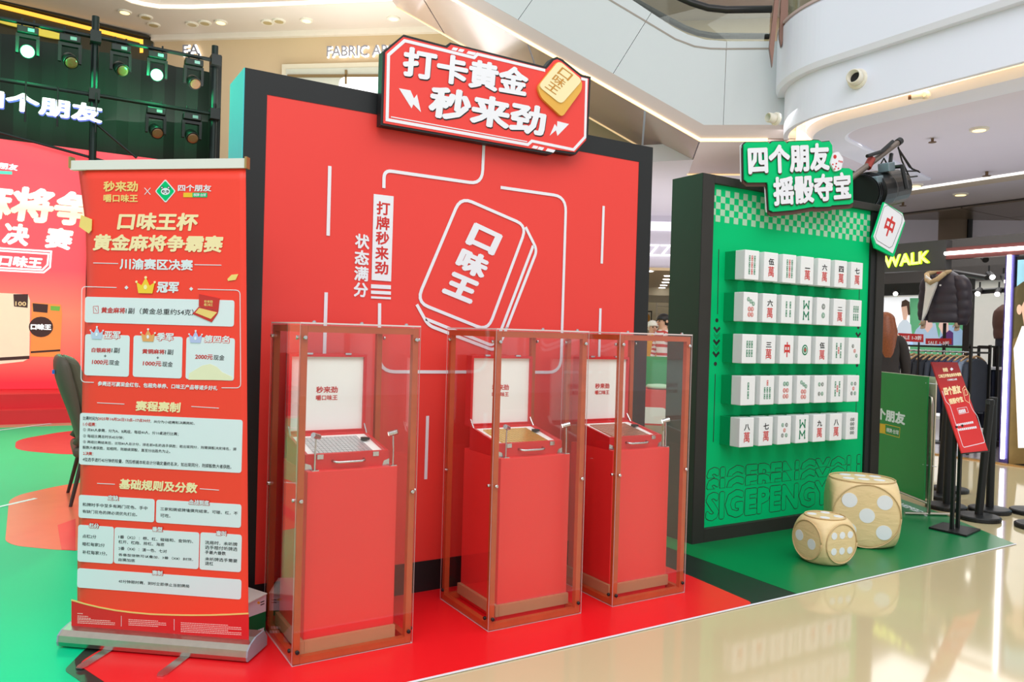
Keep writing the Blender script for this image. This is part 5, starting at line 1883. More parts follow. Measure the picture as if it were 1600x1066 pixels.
for (x, y), (dx, dy) in ((tuple(at_z(106, 771, 0).xy), (.08, -.12)), (tuple(at_z(110, 793, 0).xy), (.08, .02)), ((.78, 6.5), (-.06, .03)), ((.78, 6.95), (-.06, -.03))):
    MB().tube([(x, y, .004), (x + dx, y + dy, .40)], [.012, .018], 8).build('leg', mat('dark_walnut', (52, 36, 34), .4, var=.15, scale=20), ch)
for s_ in (0, 1):
    yy = 6.44 + .5 * s_
    MB().tube([(x_s, yy, .45), (x_s + .1, yy, .62), (x_s + .45, yy, .62), (x_s + .58, yy, .5)], .03, 8).build('arm', M_shell, ch, smooth=True)
MB().box(PC.px(82, 577)[0] - .004, PC.px(85, 577)[0], 6.5, 6.53, PC.px(83, 583)[1], PC.px(83, 577)[1]).build('blue_tag', mat('blue_tag', (40, 120, 220), .5), ch)

# ================================================================== GREEN FOLDING BOARD, POSTER STAND, STANCHIONS
g0, g1 = Vector((6.03, 3.535, 0)), Vector((6.36, 4.08, 0))
gd = (g1 - g0).normalized()
PGB = Plane(g0, -gd)
gb = thing('banner_board', 'green folding promotion board on a silver frame beside the dice', 'board', g0)
top_r, top_l = PGB.px(1449, 589), PGB.px(1384, 573)
uL = min(top_l[0], -.62) - .3
zt_ = top_r[1]
MB().prism(PGB, [(uL, .12), (0, .12), (0, zt_), (uL, zt_)], -.006, .004).build('green_sheet', mat('board_green', (0, 132, 62), .45, var=.03), gb)
MB().prism(PGB, [(uL, .12), (.0, .12), (.0, zt_), (uL, zt_)], -.07, -.06).build('back_sheet', mat('board_cream', (226, 214, 190), .6), gb)
MB().tube([PGB.pt((.012, .02), -.03), PGB.pt((.012, zt_ - .22), -.03), PGB.pt((.0, zt_ - .17), -.03), PGB.pt((-.05, zt_ - .15), -.03)], .014, 10).build('frame_tube', M_alu, gb, smooth=True)
MB().tube([PGB.pt((uL, .02), -.03), PGB.pt((uL, zt_ - .2), -.03)], .014, 10).build('frame_tube', M_alu, gb)
MB().tube([PGB.pt((uL, .1), -.03), PGB.pt((.012, .1), -.03)], .012, 8).build('cross_bar', M_alu, gb)
for u_ in (.012, uL):
    MB().tube([PGB.pt((u_, .0185), .16), PGB.pt((u_, .0185), -.22)], .012, 8).build('foot_bar', M_alu, gb)
for zz in (.40, zt_ - .05):
    MB().tube([PGB.pt((-.03, zz), .006), PGB.pt((.03, zz - .005), -.07)], .003, 6).build('cable_tie', M_white, gb)
mb = MB()
text_px(mb, PGB, '四个朋友', (1358, 634), (1415, 665), .005, .05)
lettering('lettering', M_white, gb, mb)
mb = MB()
mb.pxpoly(PGB, [(1372, 661), (1384, 663), (1384, 678), (1372, 676)], .004, .005)
mb.build('yellow_tag', mat('tag_yellow2', (226, 176, 40), .5), gb)
mb = MB()
mb.ribbon(PGB, [PGB.px(*p_) for p_ in ((1384, 663), (1407, 668.5), (1406, 684), (1384, 678), (1384, 663))], .005, .004, .005)
mb.build('tag_outline', MATS['tag_yellow2'], gb)
mb = MB()
text_px(mb, PGB, '棋牌·台球', (1386, 668), (1405, 680), .005, .02)
lettering('lettering', M_white, gb, mb)

ps = thing('poster_stand', 'tilted red poster on a black two-pole stand', 'poster stand', (5.74, 3.1, .006))
zb2 = .0062
pb_ = [fpx((1451, 828))[0], fpx((1510, 841))[0], fpx((1532, 831))[0], fpx((1473, 820))[0]]
MB().hexa([(x, y, zb2) for x, y in pb_], [(x, y, zb2 + .014) for x, y in pb_]).build('base_plate', M_dark, ps)
Yb = 3.06
bl, br_ = at_y(1503, 712, Yb), at_y(1544, 701, Yb)
tl_, tr2 = at_x(1454, 568, bl.x), at_x(1497, 564, br_.x)
Yt = (tl_.y + tr2.y) / 2
zB_, zT_ = (bl.z + br_.z) / 2, (tl_.z + tr2.z) / 2
PPO = Plane((bl.x, Yb, zB_), (1, 0, 0), (0, Yt - Yb, zT_ - zB_))
Wp, Hp = br_.x - bl.x, math.hypot(Yt - Yb, zT_ - zB_)
for x, y in (fpx((1487, 831))[0], fpx((1496, 829))[0]):
    f_ = min(.75, max(.2, (y - Yb) / (Yt - Yb)))
    yb_ = y
    ztop_ = zB_ + (zT_ - zB_) * max(0, (yb_ - Yb) / (Yt - Yb))
    MB().box(x - .011, x + .011, y - .011, y + .011, zb2 + .014, ztop_ - .012).build('pole', M_dark, ps)
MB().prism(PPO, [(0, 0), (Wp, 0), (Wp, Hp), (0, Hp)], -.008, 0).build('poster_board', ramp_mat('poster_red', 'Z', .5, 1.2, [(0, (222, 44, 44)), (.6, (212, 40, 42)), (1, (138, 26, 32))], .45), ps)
MB().prism(PPO, [(-.004, -.006), (Wp + .004, -.006), (Wp + .004, .0), (-.004, .0)], -.014, .012).build('ledge', M_dark, ps)
mb = MB()
mb.ribbon(PPO, rndpath([PPO.px(*p_) for p_ in ((1472, 611), (1478, 628), (1484, 633), (1505, 699.5), (1539, 691.5), (1527, 650), (1519, 640), (1515, 630))], .02), .005, 0, .001)
mb.build('line_art', M_white, ps)


def Q8(x, y): return (1350 + x * .3378, 500 + y * .3378)


mb = MB()
text_px3(mb, PPO, '口味王杯黄金麻将争霸赛', Q8(342, 253), Q8(446, 243), Q8(348, 270), .001, .04, copies=6)
text_px3(mb, PPO, '摇骰夺宝', Q8(388, 366), Q8(452, 353), Q8(398, 392), .001, .05)
text_px3(mb, PPO, '秒来劲', Q8(362, 222), Q8(384, 220), Q8(367, 242), .001, .05)
text_px3(mb, PPO, '四个朋友', Q8(364, 312), Q8(442, 300), Q8(373, 352), .001, .06)
lettering('lettering', M_palegold, ps, mb)
mb = MB()
text_px3(mb, PPO, '川渝赛区决赛', Q8(383, 274), Q8(428, 270), Q8(386, 283), .001, .03, copies=5)
for (xa, ya, xb, yb_, n2) in ((437, 417, 468, 411, 4), (427, 482, 505, 468, 9), (434, 504, 520, 491, 10)):
    for k in range(n2):
        f0, f1 = k / n2, (k + .78) / n2
        P0, P1 = (xa + (xb - xa) * f0, ya + (yb_ - ya) * f0), (xa + (xb - xa) * f1, ya + (yb_ - ya) * f1)
        hh_ = 16 if n2 == 4 else 10
        mb.pxpoly(PPO, [Q8(*P0), Q8(*P1), Q8(P1[0] + hh_ * .3, P1[1] + hh_), Q8(P0[0] + hh_ * .3, P0[1] + hh_)], 0, .001)
mb.ribbon(PPO, [PPO.px(*Q8(*p_)) for p_ in ((430, 410), (474, 403), (483, 428), (440, 437), (430, 410))], .003, 0, .001)
mb.pxpoly(PPO, [Q8(*q_) for q_ in circ((405, 228), 8, 4)], 0, .001)
lettering('lettering', M_white, ps, mb)
mb = MB()
mb.ribbon(PPO, [PPO.px(*Q8(*p_)) for p_ in ((455, 320), (466, 306), (488, 345), (487, 385), (468, 372), (455, 320))], .004, 0, .001)
mb.ribbon(PPO, [PPO.px(*Q8(*p_)) for p_ in ((462, 325), (472, 320), (480, 345), (468, 350), (462, 325))], .004, 0, .001)
mb.build('tile_emblem', M_palegold, ps)


def stanchion(x, y, lean, r, label, h=.90):
    t_ = thing('stanchion_post', label, 'stanchion', (x, y, .006), 'black stanchion posts')
    MB().lathe((x, y, .0062), [(r, 0), (r, .022), (r * .93, .030), (r * .3, .036)], 32).build('base', M_dark, t_)
    MB().tube([(x, y, .035), (x + lean[0], y + lean[1], h)], .029, 16).build('post', M_dark, t_, smooth=False)
    top = Vector((x + lean[0], y + lean[1], h))
    MB().lathe(top, [(.031, 0), (.031, .035), (.024, .042)], 16).build('belt_head', M_dark, t_)
    MB().box(top.x - .036, top.x - .028, top.y - .014, top.y + .014, top.z + .004, top.z + .03).build('belt_clip', mat('dull_clip', (60, 60, 62), .4), t_)


p = at_z(1529, 812, 0)
stanchion(p.x, p.y, (.05, -.03), .155, 'black stanchion in front of the poster, nearest the green mat')
p = at_z(1550, 801, 0)
stanchion(p.x, p.y + .02, (.0, .0), .155, 'black stanchion right of the poster, tallest in view')
p = at_z(1484, 796, 0)
stanchion(p.x, p.y + .03, (.015, .0), .155, 'black stanchion hidden behind the two poster poles')
p = at_z(1468, 778, 0)
stanchion(p.x, p.y, (.04, -.02), .155, 'black stanchion between green board and poster')
p = at_z(1500, 785, 0)
stanchion(p.x + .42, p.y + .32, (0, 0), .155, 'black stanchion behind the poster board', .88)
p = at_z(1611, 803, 0)
stanchion(p.x, p.y, (0, 0), .155, 'stanchion at the right picture edge, farther base')
p = at_z(1622, 826, 0)
stanchion(p.x, p.y, (0, 0), .155, 'stanchion at the right picture edge, nearer base')

# ================================================================== CLOTHES SHOP ON THE RIGHT
SX = 9.6
MB().box(SX, 16.5, 3.0, 12, .0005, .012).build('floor_shop', mat('lilac_grey_shop_floor', (160, 152, 164), .2, var=.04))
struct(bpy.data.objects['floor_shop'])
struct(MB().box(SX - .1, SX, 3.0, 12, .0005, .014).build('trim_15', mat('gold_threshold', (196, 160, 100), .3, .6)))
PX_ = Plane((SX, 0, 0), (0, -1, 0))
sn = thing('shop_sign', 'dark grey sign box with glowing yellow letters WALK', 'sign', (SX + .15, 6.5, 2.30))
MB().box(SX, SX + .13, 5.46, 8.6, 2.30, 2.665).build('sign_box', mat('charcoal_sign', (62, 62, 64), .5, var=.06), sn)
MB().box(SX + .02, SX + .1, 8.4, 8.5, .014, 2.30).build('support_post', M_dark, sn)
mb = MB()
text_px3(mb, PX_, 'WALK', (1383, 401), (1453, 392), (1383, 419), .03, .03, copies=8)
lettering('lettering', mat('yellow_neon', (236, 246, 120), .4, emit=1.6, var=0), sn, mb)
mb = MB()
text_px3(mb, PX_, 'WALK', (1382, 400), (1454.5, 390.5), (1382, 420), .012, .05, copies=8)
lettering('letter_glow', mat('green_neon_edge', (170, 210, 20), .4, emit=.9, var=0), sn, mb)
# glowing portal frame
pf = thing('light_portal', 'rose metal shop portal with white light tubes', 'portal', (SX + .05, 4.5, .014))
MB().box(SX, SX + .1, 3.0, 5.46, 2.42, 2.56).build('beam', mat('rose_metal', (120, 74, 74), .3, .6), pf)
MB().tube([(SX - .025, 5.46, 2.49), (SX - .025, 3.0, 2.49)], .022, 10).build('light_tube', M_glow, pf)
ys = at_x(1573, 560, SX).y
MB().box(SX, SX + .1, ys - .05, ys + .05, .014, 2.42).build('jamb', mat('violet_metal', (70, 66, 130), .3, .5), pf)
MB().tube([(SX - .02, ys, .06), (SX - .02, ys, 2.42)], .022, 10).build('light_tube', M_glow, pf)
# photo light box beside it
lb = thing('light_box', 'tall backlit fashion photo at the right picture edge', 'light box', (SX + .1, 3.9, .014))
MB().box(SX + .02, SX + .16, 3.0, ys - .06, .014, 2.40).build('frame', M_dark, lb)
PLB = Plane((SX + .02, 0, 0), (0, -1, 0))
uA, uB = -(ys - .075), -3.05
MB().prism(PLB, [(uA, .1), (uB, .1), (uB, 2.36), (uA, 2.36)], 0, .006).build('photo_sky', mat('photo_sky', (140, 190, 210), .4, emit=.5, var=.1), lb)
mb = MB()
mb.pxpoly(PLB, [(1577, 470), (1583, 452), (1600, 440), (1640, 450), (1640, 560), (1586, 560), (1577, 540)], .006, .01)
mb.build('photo_hair', mat('photo_hair', (84, 74, 44), .4, emit=.2, var=.3, scale=20), lb)
mb = MB()
mb.pxpoly(PLB, [(1577, 725), (1576, 560), (1584, 530), (1640, 500), (1640, 725)], .010, .014)
mb.build('photo_coat', mat('photo_coat', (112, 92, 50), .4, emit=.2, var=.2, scale=12), lb)
mb = MB()
mb.pxpoly(PLB, [(1592, 700), (1588, 600), (1585, 545), (1598, 510), (1640, 505), (1640, 700)], .014, .018)
mb.build('photo_shirt', mat('photo_shirt', (240, 236, 232), .4, emit=.6, var=.05), lb)
mb = MB()
mb.pxpoly(PLB, [(1597, 480), (1606, 462), (1640, 458), (1640, 510), (1602, 512)], .018, .02)
mb.pxpoly(PLB, circ((1594, 484), 4, 12, 8), .018, .021)
mb.build('photo_face', mat('photo_face', (226, 184, 160), .4, emit=.4, var=.05), lb)
# back wall of the shop
struct(MB().box(14.0, 14.15, 3.0, 12, 0, 2.5).build('wall_shop_right', mat('pale_panel', (216, 216, 206), .5)))
struct(MB().box(13.9, 14.2, 3.0, 12, 2.5, 3.25).build('trim_16', mat('dark_grey_header', (70, 66, 64), .6)))
# backlit photo wall inside
PBX2 = Plane((12.6, 0, 0), (0, -1, 0))
pw_ = thing('light_box', 'wide backlit photo panel of models behind the mannequin', 'light box', (12.65, 8.2, .014))
a_, b_ = PBX2.px(1375, 466), PBX2.px(1512, 466)
zt3, zb3 = PBX2.px(1450, 463)[1], .2
MB().prism(PBX2, [(a_[0], zb3), (b_[0], zb3), (b_[0], zt3), (a_[0], zt3)], -.1, 0).build('panel', mat('photo_white', (244, 246, 250), .4, emit=.7, var=.03), pw_)
MB().pxpoly(PBX2, [(1422, 466), (1511, 465), (1511, 560), (1422, 560)], 0, .006).build('photo_greenery', mat('photo_greenery', (96, 176, 130), .4, emit=.35, var=.35, scale=3), pw_)
for pts, nm, c_ in (([(1400, 520), (1405, 506), (1411, 500), (1418, 500), (1424, 508), (1427, 540), (1400, 540)], 'photo_shirt', (206, 222, 236)), ([(1409, 481), (1412, 474), (1419, 476), (1420, 488), (1417, 500), (1412, 500)], 'photo_face', (222, 184, 164)), ([(1409, 480), (1410, 471), (1416, 468), (1422, 472), (1423, 492), (1420, 493), (1418, 478)], 'photo_hair', (70, 54, 46)),
                    ([(1421, 540), (1432, 515), (1440, 507), (1462, 505), (1470, 540)], 'photo_shirt', (170, 196, 222)), ([(1440, 506), (1442, 495), (1456, 495), (1458, 510), (1450, 520)], 'photo_face', (226, 190, 180)),
                    ([(1466, 540), (1470, 515), (1480, 508), (1495, 508), (1508, 520), (1510, 540)], 'photo_shirt', (150, 186, 218)), ([(1467, 510), (1470, 500), (1482, 500), (1483, 520), (1475, 526)], 'photo_face', (230, 196, 186)), ([(1470, 528), (1484, 516), (1490, 520), (1490, 540), (1472, 540)], 'photo_scarf', (84, 50, 110))):
    mb = MB()
    k_ = {'photo_shirt': .006, 'photo_face': .010, 'photo_hair': .014, 'photo_scarf': .012}[nm]
    mb.pxpoly(PBX2, pts, k_, k_ + .004)
    mb.build(nm, mat('pic_%d_%d' % (c_[0], c_[2]), c_, .4, emit=.4, var=.08), pw_)
MB().box(12.45, 12.58, -b_[0] - .12, -b_[0] - .02, .014, zt3 + .25).build('upright', M_dark, pw_)
MB().box(12.45, 12.58, -b_[0] - .1, -a_[0], zt3 + .02, zt3 + .22).build('header_bar', M_dark, pw_)
# track with spot lights
trk = thing('lighting_track', 'black lighting track above the clothes rack', 'track', (11.5, 7.0, 2.5))
p0, p1 = at_x(1490, 425, 12.0), at_x(1542, 434, 11.4)
MB().tube([p0, p1], .035, 6).build('track', M_dark, trk)
p0b, p1b = at_x(1515, 457, 12.4), at_x(1583, 452, 12.4)
MB().tube([p0b, p1b], .04, 6).build('track', M_dark, trk)
for (x0, y0, x1, y1, lit, lab) in ((1545, 428, 1556, 438, 1, 'black track spot right of the jacket mannequin'), (1568, 432, 1578, 447, 1, 'black track spot beside the vertical light tube'), (1531, 453, 1526, 462, 1, 'track spot shining under the dark header'), (1561, 453, 1557, 463, 1, 'track spot above the brown jacket'), (1535, 400, 1545, 412, 0, 'unlit track spot under the white light beam'), (1396, 455, 1402, 463, 1, 'track spot left above the photo panel')):
    xs_ = 12.5 if x0 < 1400 else (12.36 if y0 > 450 else 11.75)
    q0, q1 = at_x(x0, y0, xs_), at_x(x1, y1, xs_ - .2)
    t = thing('track_spot', lab, 'light', q0, 'track spots')
    d_ = (q1 - q0).normalized()
    MB().tube([q0, q0 + d_ * .16], .045, 12).build('can', M_dark, t)
    MB().tube([q0 + d_ * .161, q0 + d_ * .165], .038, 12).build('lens', M_glow if lit else M_dark, t)
    MB().tube([q0, q0 + Vector((0, 0, .12))], .012, 6).build('stem', M_dark, t)

# jacket mannequin on a pole
XM = 10.7
PM = Plane((XM, 0, 0), (0, -1, 0))
mcen = PM.px(1474, 470)
ymc = -mcen[0]
mq = thing('mannequin', 'headless mannequin in a dark puffer jacket over a pale top', 'mannequin', (XM, ymc, .014))
sc_ = (PM.px(1474, 430)[1] - PM.px(1474, 512)[1])


def mpt(x, y, dx=0.0):
    u_, v_ = PM.px(x, y)
    return Vector((XM + dx, -u_, v_))


M_puff = mat('dark_puffer', (58, 54, 66), .45, var=.12, scale=18)
M_inner = mat('pale_top', (240, 244, 246), .7, var=.05)
M_man = mat('mannequin_skin', (214, 190, 164), .5, var=.04)


def puffy(name, ctrl, m_, parent, seg=6, n=16, puff=.05, flat=.6, ax=Vector((1, 0, 0))):
    """quilted sleeve or body: rings along a spine whose radius swells between the seams; ctrl = (point, half width)"""
    mb_ = MB()
    rings_ = []
    K_ = len(ctrl) - 1
    for i in range(K_ * seg + 1):
        s_ = i / seg
        k = min(int(s_), K_ - 1)
        f_ = s_ - k
        c_ = ctrl[k][0].lerp(ctrl[k + 1][0], f_)
        r_ = ctrl[k][1] + (ctrl[k + 1][1] - ctrl[k][1]) * f_
        r_ *= 1 + puff * (abs(math.sin(f_ * math.pi)) - .4)
        rings_.append((c_, r_))
    vs2, fs2 = [], []
    for c_, r_ in rings_:
        for j in range(n):
            th = 2 * math.pi * j / n
            vs2.append(c_ + Vector((math.cos(th) * r_ * flat, math.sin(th) * r_, 0)))
    for i in range(len(rings_) - 1):
        for j in range(n):
            j2 = (j + 1) % n
            fs2.append((i * n + j, i * n + j2, (i + 1) * n + j2, (i + 1) * n + j))
    fs2 += [tuple(range(n)), tuple((len(rings_) - 1) * n + j for j in range(n))]
    mb_.add(vs2, fs2)
    return mb_.build(name, m_, parent, smooth=True)


puffy('jacket_body', [(mpt(1476, 424, .02), .10), (mpt(1476, 432, .02), .2), (mpt(1477, 447, .02), .25), (mpt(1477, 462, .02), .25), (mpt(1477, 476, .02), .25), (mpt(1477, 490, .02), .25), (mpt(1477, 504, .02), .25)], M_puff, mq, puff=.06, flat=.55)
puffy('sleeve', [(mpt(1499, 430, 0), .06), (mpt(1503, 440, 0), .105), (mpt(1506, 455, 0), .10), (mpt(1507, 470, 0), .095), (mpt(1507, 485, 0), .09), (mpt(1505, 498, 0), .08), (mpt(1503, 508, 0), .06)], M_puff, mq, puff=.12, flat=.9)
puffy('sleeve', [(mpt(1453, 432, 0), .06), (mpt(1450, 441, 0), .10), (mpt(1448, 455, 0), .095), (mpt(1446, 470, 0), .09), (mpt(1444, 485, 0), .085), (mpt(1443, 497, 0), .07), (mpt(1443, 501, 0), .055)], M_puff, mq, puff=.12, flat=.9)
mb = MB()
mb.pxpoly(PM, [(1458, 431), (1466, 438), (1474, 440), (1479, 432), (1473, 452), (1466, 470), (1459, 490), (1452, 503), (1455, 480), (1458, 455)], .155, .19)
mb.build('inner_top', M_inner, mq)
mb = MB()
mb.tube([mpt(1456, 429, -.12), mpt(1460, 440, -.17), mpt(1466, 443, -.19), mpt(1476, 438, -.18), mpt(1484, 428, -.12)], .035, 8)
mb.tube([mpt(1456, 429, -.12), mpt(1464, 423, .06), mpt(1478, 421, .08), mpt(1485, 424, -.02), mpt(1484, 428, -.12)], .03, 8)
mb.build('fleece_collar', mat('beige_fleece', (200, 178, 140), .9, var=.15, scale=40), mq, smooth=True)
MB().tube([mpt(1471, 432, 0), mpt(1471, 425, 0)], [.07, .06], 12).build('neck_plate', mat('brown_red_neck', (136, 50, 44), .5), mq)
for hx, hy, d_ in ((1444, 505, 1), (1497, 508, 1)):
    hm = MB()
    c_ = mpt(hx, hy, -.02)
    hm.tube([c_ + Vector((0, 0, .06)), c_ + Vector((0, 0, .02)), c_ - Vector((0, 0, .03))], [.028, .036, .03], 10)
    for k in range(4):
        o_ = Vector((0, -.026 + .0175 * k, -.03))
        hm.tube([c_ + o_, c_ + o_ + Vector((-.01, 0, -.04)), c_ + o_ + Vector((-.03, 0, -.055 + .006 * abs(k - 1.5)))], [.009, .008, .006], 6)
    hm.tube([c_ + Vector((-.02, .03, .0)), c_ + Vector((-.05, .03, -.03))], [.01, .008], 6)
    hm.build('hand', M_man, mq, smooth=True)
MB().tube([(XM, ymc - .03, .03), (XM, ymc - .03, mpt(1480, 505).z)], .022, 10).build('pole', M_dark, mq)
MB().lathe((XM, ymc - .03, .0145), [(.18, 0), (.18, .012), (.04, .02)], 20).build('base', M_dark, mq)
mb = MB()
mb.prism(PM, circ(PM.px(1480, 447), .012, 8), .16, .175)
mb.build('chest_emblem', M_white, mq)

# second mannequin in a brown jacket, half hidden by the light tube
X2 = 11.3
PM2 = Plane((X2, 0, 0), (0, -1, 0))


def mp2(x, y, dx=0.0):
    u_, v_ = PM2.px(x, y)
    return Vector((X2 + dx, -u_, v_))


m2 = thing('mannequin', 'mannequin in a brown jacket half hidden behind the light tube', 'mannequin', (X2, mp2(1578, 480).y, .014))
M_brn = mat('brown_jacket', (96, 66, 56), .6, var=.15, scale=14)
puffy('jacket_body', [(mp2(1578, 476), .10), (mp2(1578, 486), .2), (mp2(1579, 500), .23), (mp2(1579, 515), .22), (mp2(1579, 530), .21)], M_brn, m2, puff=.03)
puffy('sleeve', [(mp2(1566, 480), .05), (mp2(1562, 490), .08), (mp2(1560, 503), .075), (mp2(1561, 516), .07), (mp2(1566, 524), .06)], M_brn, m2, puff=.04, flat=.9)
hm = MB()
c_ = mp2(1567, 530)
hm.tube([c_ + Vector((0, 0, .07)), c_, c_ - Vector((0, 0, .03))], [.025, .035, .028], 10)
for k in range(4):
    o_ = Vector((0, -.024 + .016 * k, -.03))
    hm.tube([c_ + o_, c_ + o_ + Vector((-.005, 0, -.05))], [.009, .006], 6)
hm.tube([c_ + Vector((0, .03, 0)), c_ + Vector((-.02, .045, -.035))], [.01, .007], 6)
hm.build('hand', M_man, m2, smooth=True)
puffy('trousers', [(mp2(1579, 528), .19), (mp2(1579, 560), .20), (mp2(1579, 620), .19), (mp2(1579, 690), .17)], mat('navy_trousers', (40, 46, 62), .7), m2, puff=.0)
MB().box(X2 - .25, X2 + .25, mp2(1579, 690).y - .25, mp2(1579, 690).y + .25, .014, mp2(1579, 690).z).build('plinth', M_dark, m2)

# clothes rack with coats
XR = 10.05
PRK = Plane((XR, 0, 0), (0, -1, 0))


def rk(x, y, dx=0.0):
    u_, v_ = PRK.px(x, y)
    return Vector((XR + dx, -u_, v_))


rack = thing('clothes_rack', 'black steel clothes rack with wooden hangers in the shop', 'clothes rack', (XR, rk(1470, 548).y, .014))
yl, yr = rk(1395, 548).y, rk(1532, 550).y
zr = rk(1465, 549).z
MB().tube([(XR, yl, zr), (XR, yr, zr)], .012, 8).build('rail', M_chrome, rack)
for dx in (-.22, .22):
    MB().box(XR + dx - .014, XR + dx + .014, yr, yl, zr + .05, zr + .075).build('top_bar', M_dark, rack)
    for yy in (yl, yr):
        MB().box(XR + dx - .014, XR + dx + .014, yy - .014, yy + .014, .0145, zr + .1).build('leg', M_dark, rack)
for yy in (yl, yr):
    MB().box(XR - .22, XR + .22, yy - .012, yy + .012, zr - .012, zr + .012).build('cross_bar', M_dark, rack)
cols = [((34, 34, 40), 'black'), ((30, 32, 38), 'black'), ((40, 40, 46), 'charcoal'), ((196, 190, 190), 'pale grey'), ((44, 46, 54), 'charcoal'), ((38, 42, 50), 'dark'), ((30, 36, 46), 'black'), ((48, 56, 70), 'slate'), ((40, 52, 74), 'navy'), ((44, 54, 84), 'navy blue'), ((56, 66, 96), 'indigo'), ((98, 112, 140), 'grey blue'), ((126, 140, 160), 'light grey blue'), ((52, 60, 74), 'dark slate')]
M_hang = mat('pale_wood_hanger', (206, 168, 122), .5, var=.1, scale=30)
ng = len(cols)
for i, (c_, nm) in enumerate(cols):
    yy = yl + (yr - yl) * (i + .7) / (ng + .3)
    t = thing('hanging_jacket', '%s jacket on the shop rack, %s from its left end' % (nm, ['first', 'second', 'third', 'fourth', 'fifth', 'sixth', 'seventh', 'eighth', 'ninth', 'tenth', 'eleventh', 'twelfth', 'thirteenth', 'fourteenth'][i]), 'jacket', (XR, yy, zr - .8), 'jackets on the clothes rack')
    MB().tube([(XR, yy, zr + .016), (XR + .012, yy, zr + .004), (XR, yy, zr - .03), (XR, yy, zr - .05)], .004, 6).build('hook', M_chrome, t)
    MB().tube([(XR - .2, yy, zr - .11), (XR - .08, yy, zr - .06), (XR, yy, zr - .045), (XR + .08, yy, zr - .06), (XR + .2, yy, zr - .11)], .012, 8).build('hanger', M_hang, t)
    mg = mat('cloth_%s_%d' % (nm.replace(' ', '_'), i), c_, .75, var=.2, scale=10)
    w2 = (abs(yr - yl) / ng) * .42
    out_ = [(-.07, -.075), (-.2, -.115), (-.235, -.2), (-.21, -.75), (.21, -.75), (.235, -.2), (.2, -.115), (.07, -.075)]
    b_ = [(XR + a_, yy - w2, zr + z_) for a_, z_ in out_]
    f_ = [(XR + a_, yy + w2, zr + z_) for a_, z_ in out_]
    MB().hexa(b_, f_).build('body', mg, t, bevel=.02, seg=2)
    for s_ in (-1, 1):
        MB().tube([(XR + s_ * .215, yy, zr - .15), (XR + s_ * .27, yy - .01, zr - .42), (XR + s_ * .255, yy - .02, zr - .78)], [.035, .034, .03], 10).build('sleeve', mg, t, smooth=True)
# sale signs on the rack
for pts, dx, lab in (([(1404, 520.5), (1443, 522.5), (1443, 535), (1404, 533)], -.3, 'red sale sign standing on the left of the rack'), ([(1447, 529), (1487, 529), (1487, 538), (1447, 538)], .21, 'red sale sign behind the rack, right of the other')):
    pl_ = Plane((XR + dx, 0, 0), (0, -1, 0))
    t = thing('sale_sign', lab, 'sign', pl_.pt(pl_.px(*pts[3]), 0), 'sale signs')
    MB().pxpoly(pl_, pts, 0, .012).build('plate', mat('sale_red', (186, 36, 44), .5), t)
    mb = MB()
    x0 = pts[0][0]
    y0 = pts[0][1]
    text_px(mb, pl_, 'SALE', (x0 + 4, y0 + 4), (x0 + 18, y0 + 10), .0125, .02)
    text_px(mb, pl_, '1-3折', (x0 + 22, y0 + 4), (x0 + 37, y0 + 11), .0125, .03)
    lettering('lettering', M_white, t, mb)
    q_ = pl_.pt(pl_.px(*pts[2]), .006)
    MB().box(q_.x - .008, q_.x + .008, q_.y + .05, q_.y + .066, zr + .075 if dx > 0 else .0145, q_.z).build('stem', M_dark, t)
# second rack further right
r2_ = thing('clothes_rack', 'smaller black rack of dark trousers behind the right light tube', 'clothes rack', (11.0, 6.3, .014))
ya, yb2 = at_x(1542, 545, 11.0).y, at_x(1572, 545, 11.0).y
zr2 = at_x(1555, 547, 11.0).z
for yy in (ya, yb2):
    for dx in (-.2, .2):
        MB().box(11 + dx - .014, 11 + dx + .014, yy - .014, yy + .014, .0145, zr2 + .05).build('leg', M_dark, r2_)
for dx in (-.2, .2):
    MB().box(11 + dx - .014, 11 + dx + .014, yb2, ya, zr2 + .03, zr2 + .055).build('top_bar', M_dark, r2_)
MB().box(10.8, 11.2, yb2, ya, zr2 - .26, zr2 - .23).build('shelf', M_white, r2_)
for i in range(6):
    yy = ya + (yb2 - ya) * (i + .5) / 6
    o_ = MB().box(10.82, 11.18, yy - abs(ya - yb2) / 13, yy + abs(ya - yb2) / 13, zr2 - 1.05, zr2 - .27).build('folded_trousers', mat('dark_denim_%d' % (i % 3), [(28, 34, 52), (36, 44, 66), (24, 28, 40)][i % 3], .8, var=.2), bevel=.015)
    tag(o_, ['first', 'second', 'third', 'fourth', 'fifth', 'sixth'][i] + ' pair of dark trousers on the smaller rack, from its left', 'trousers', 'trousers on the smaller rack')

# ================================================================== SPOTLIGHT BEHIND THE GREEN WALL
sp = thing('spotlight', 'old black theatre spotlight hung from a pipe behind the green wall', 'spotlight', (6.3, 4.3, 2.5))
YL = 4.25
PL2 = Plane((0, YL, 0), (1, 0, 0))


def sl(x, y, dy=0.0):
    u_, v_ = PL2.px(x, y)
    return Vector((u_, YL + dy, v_))


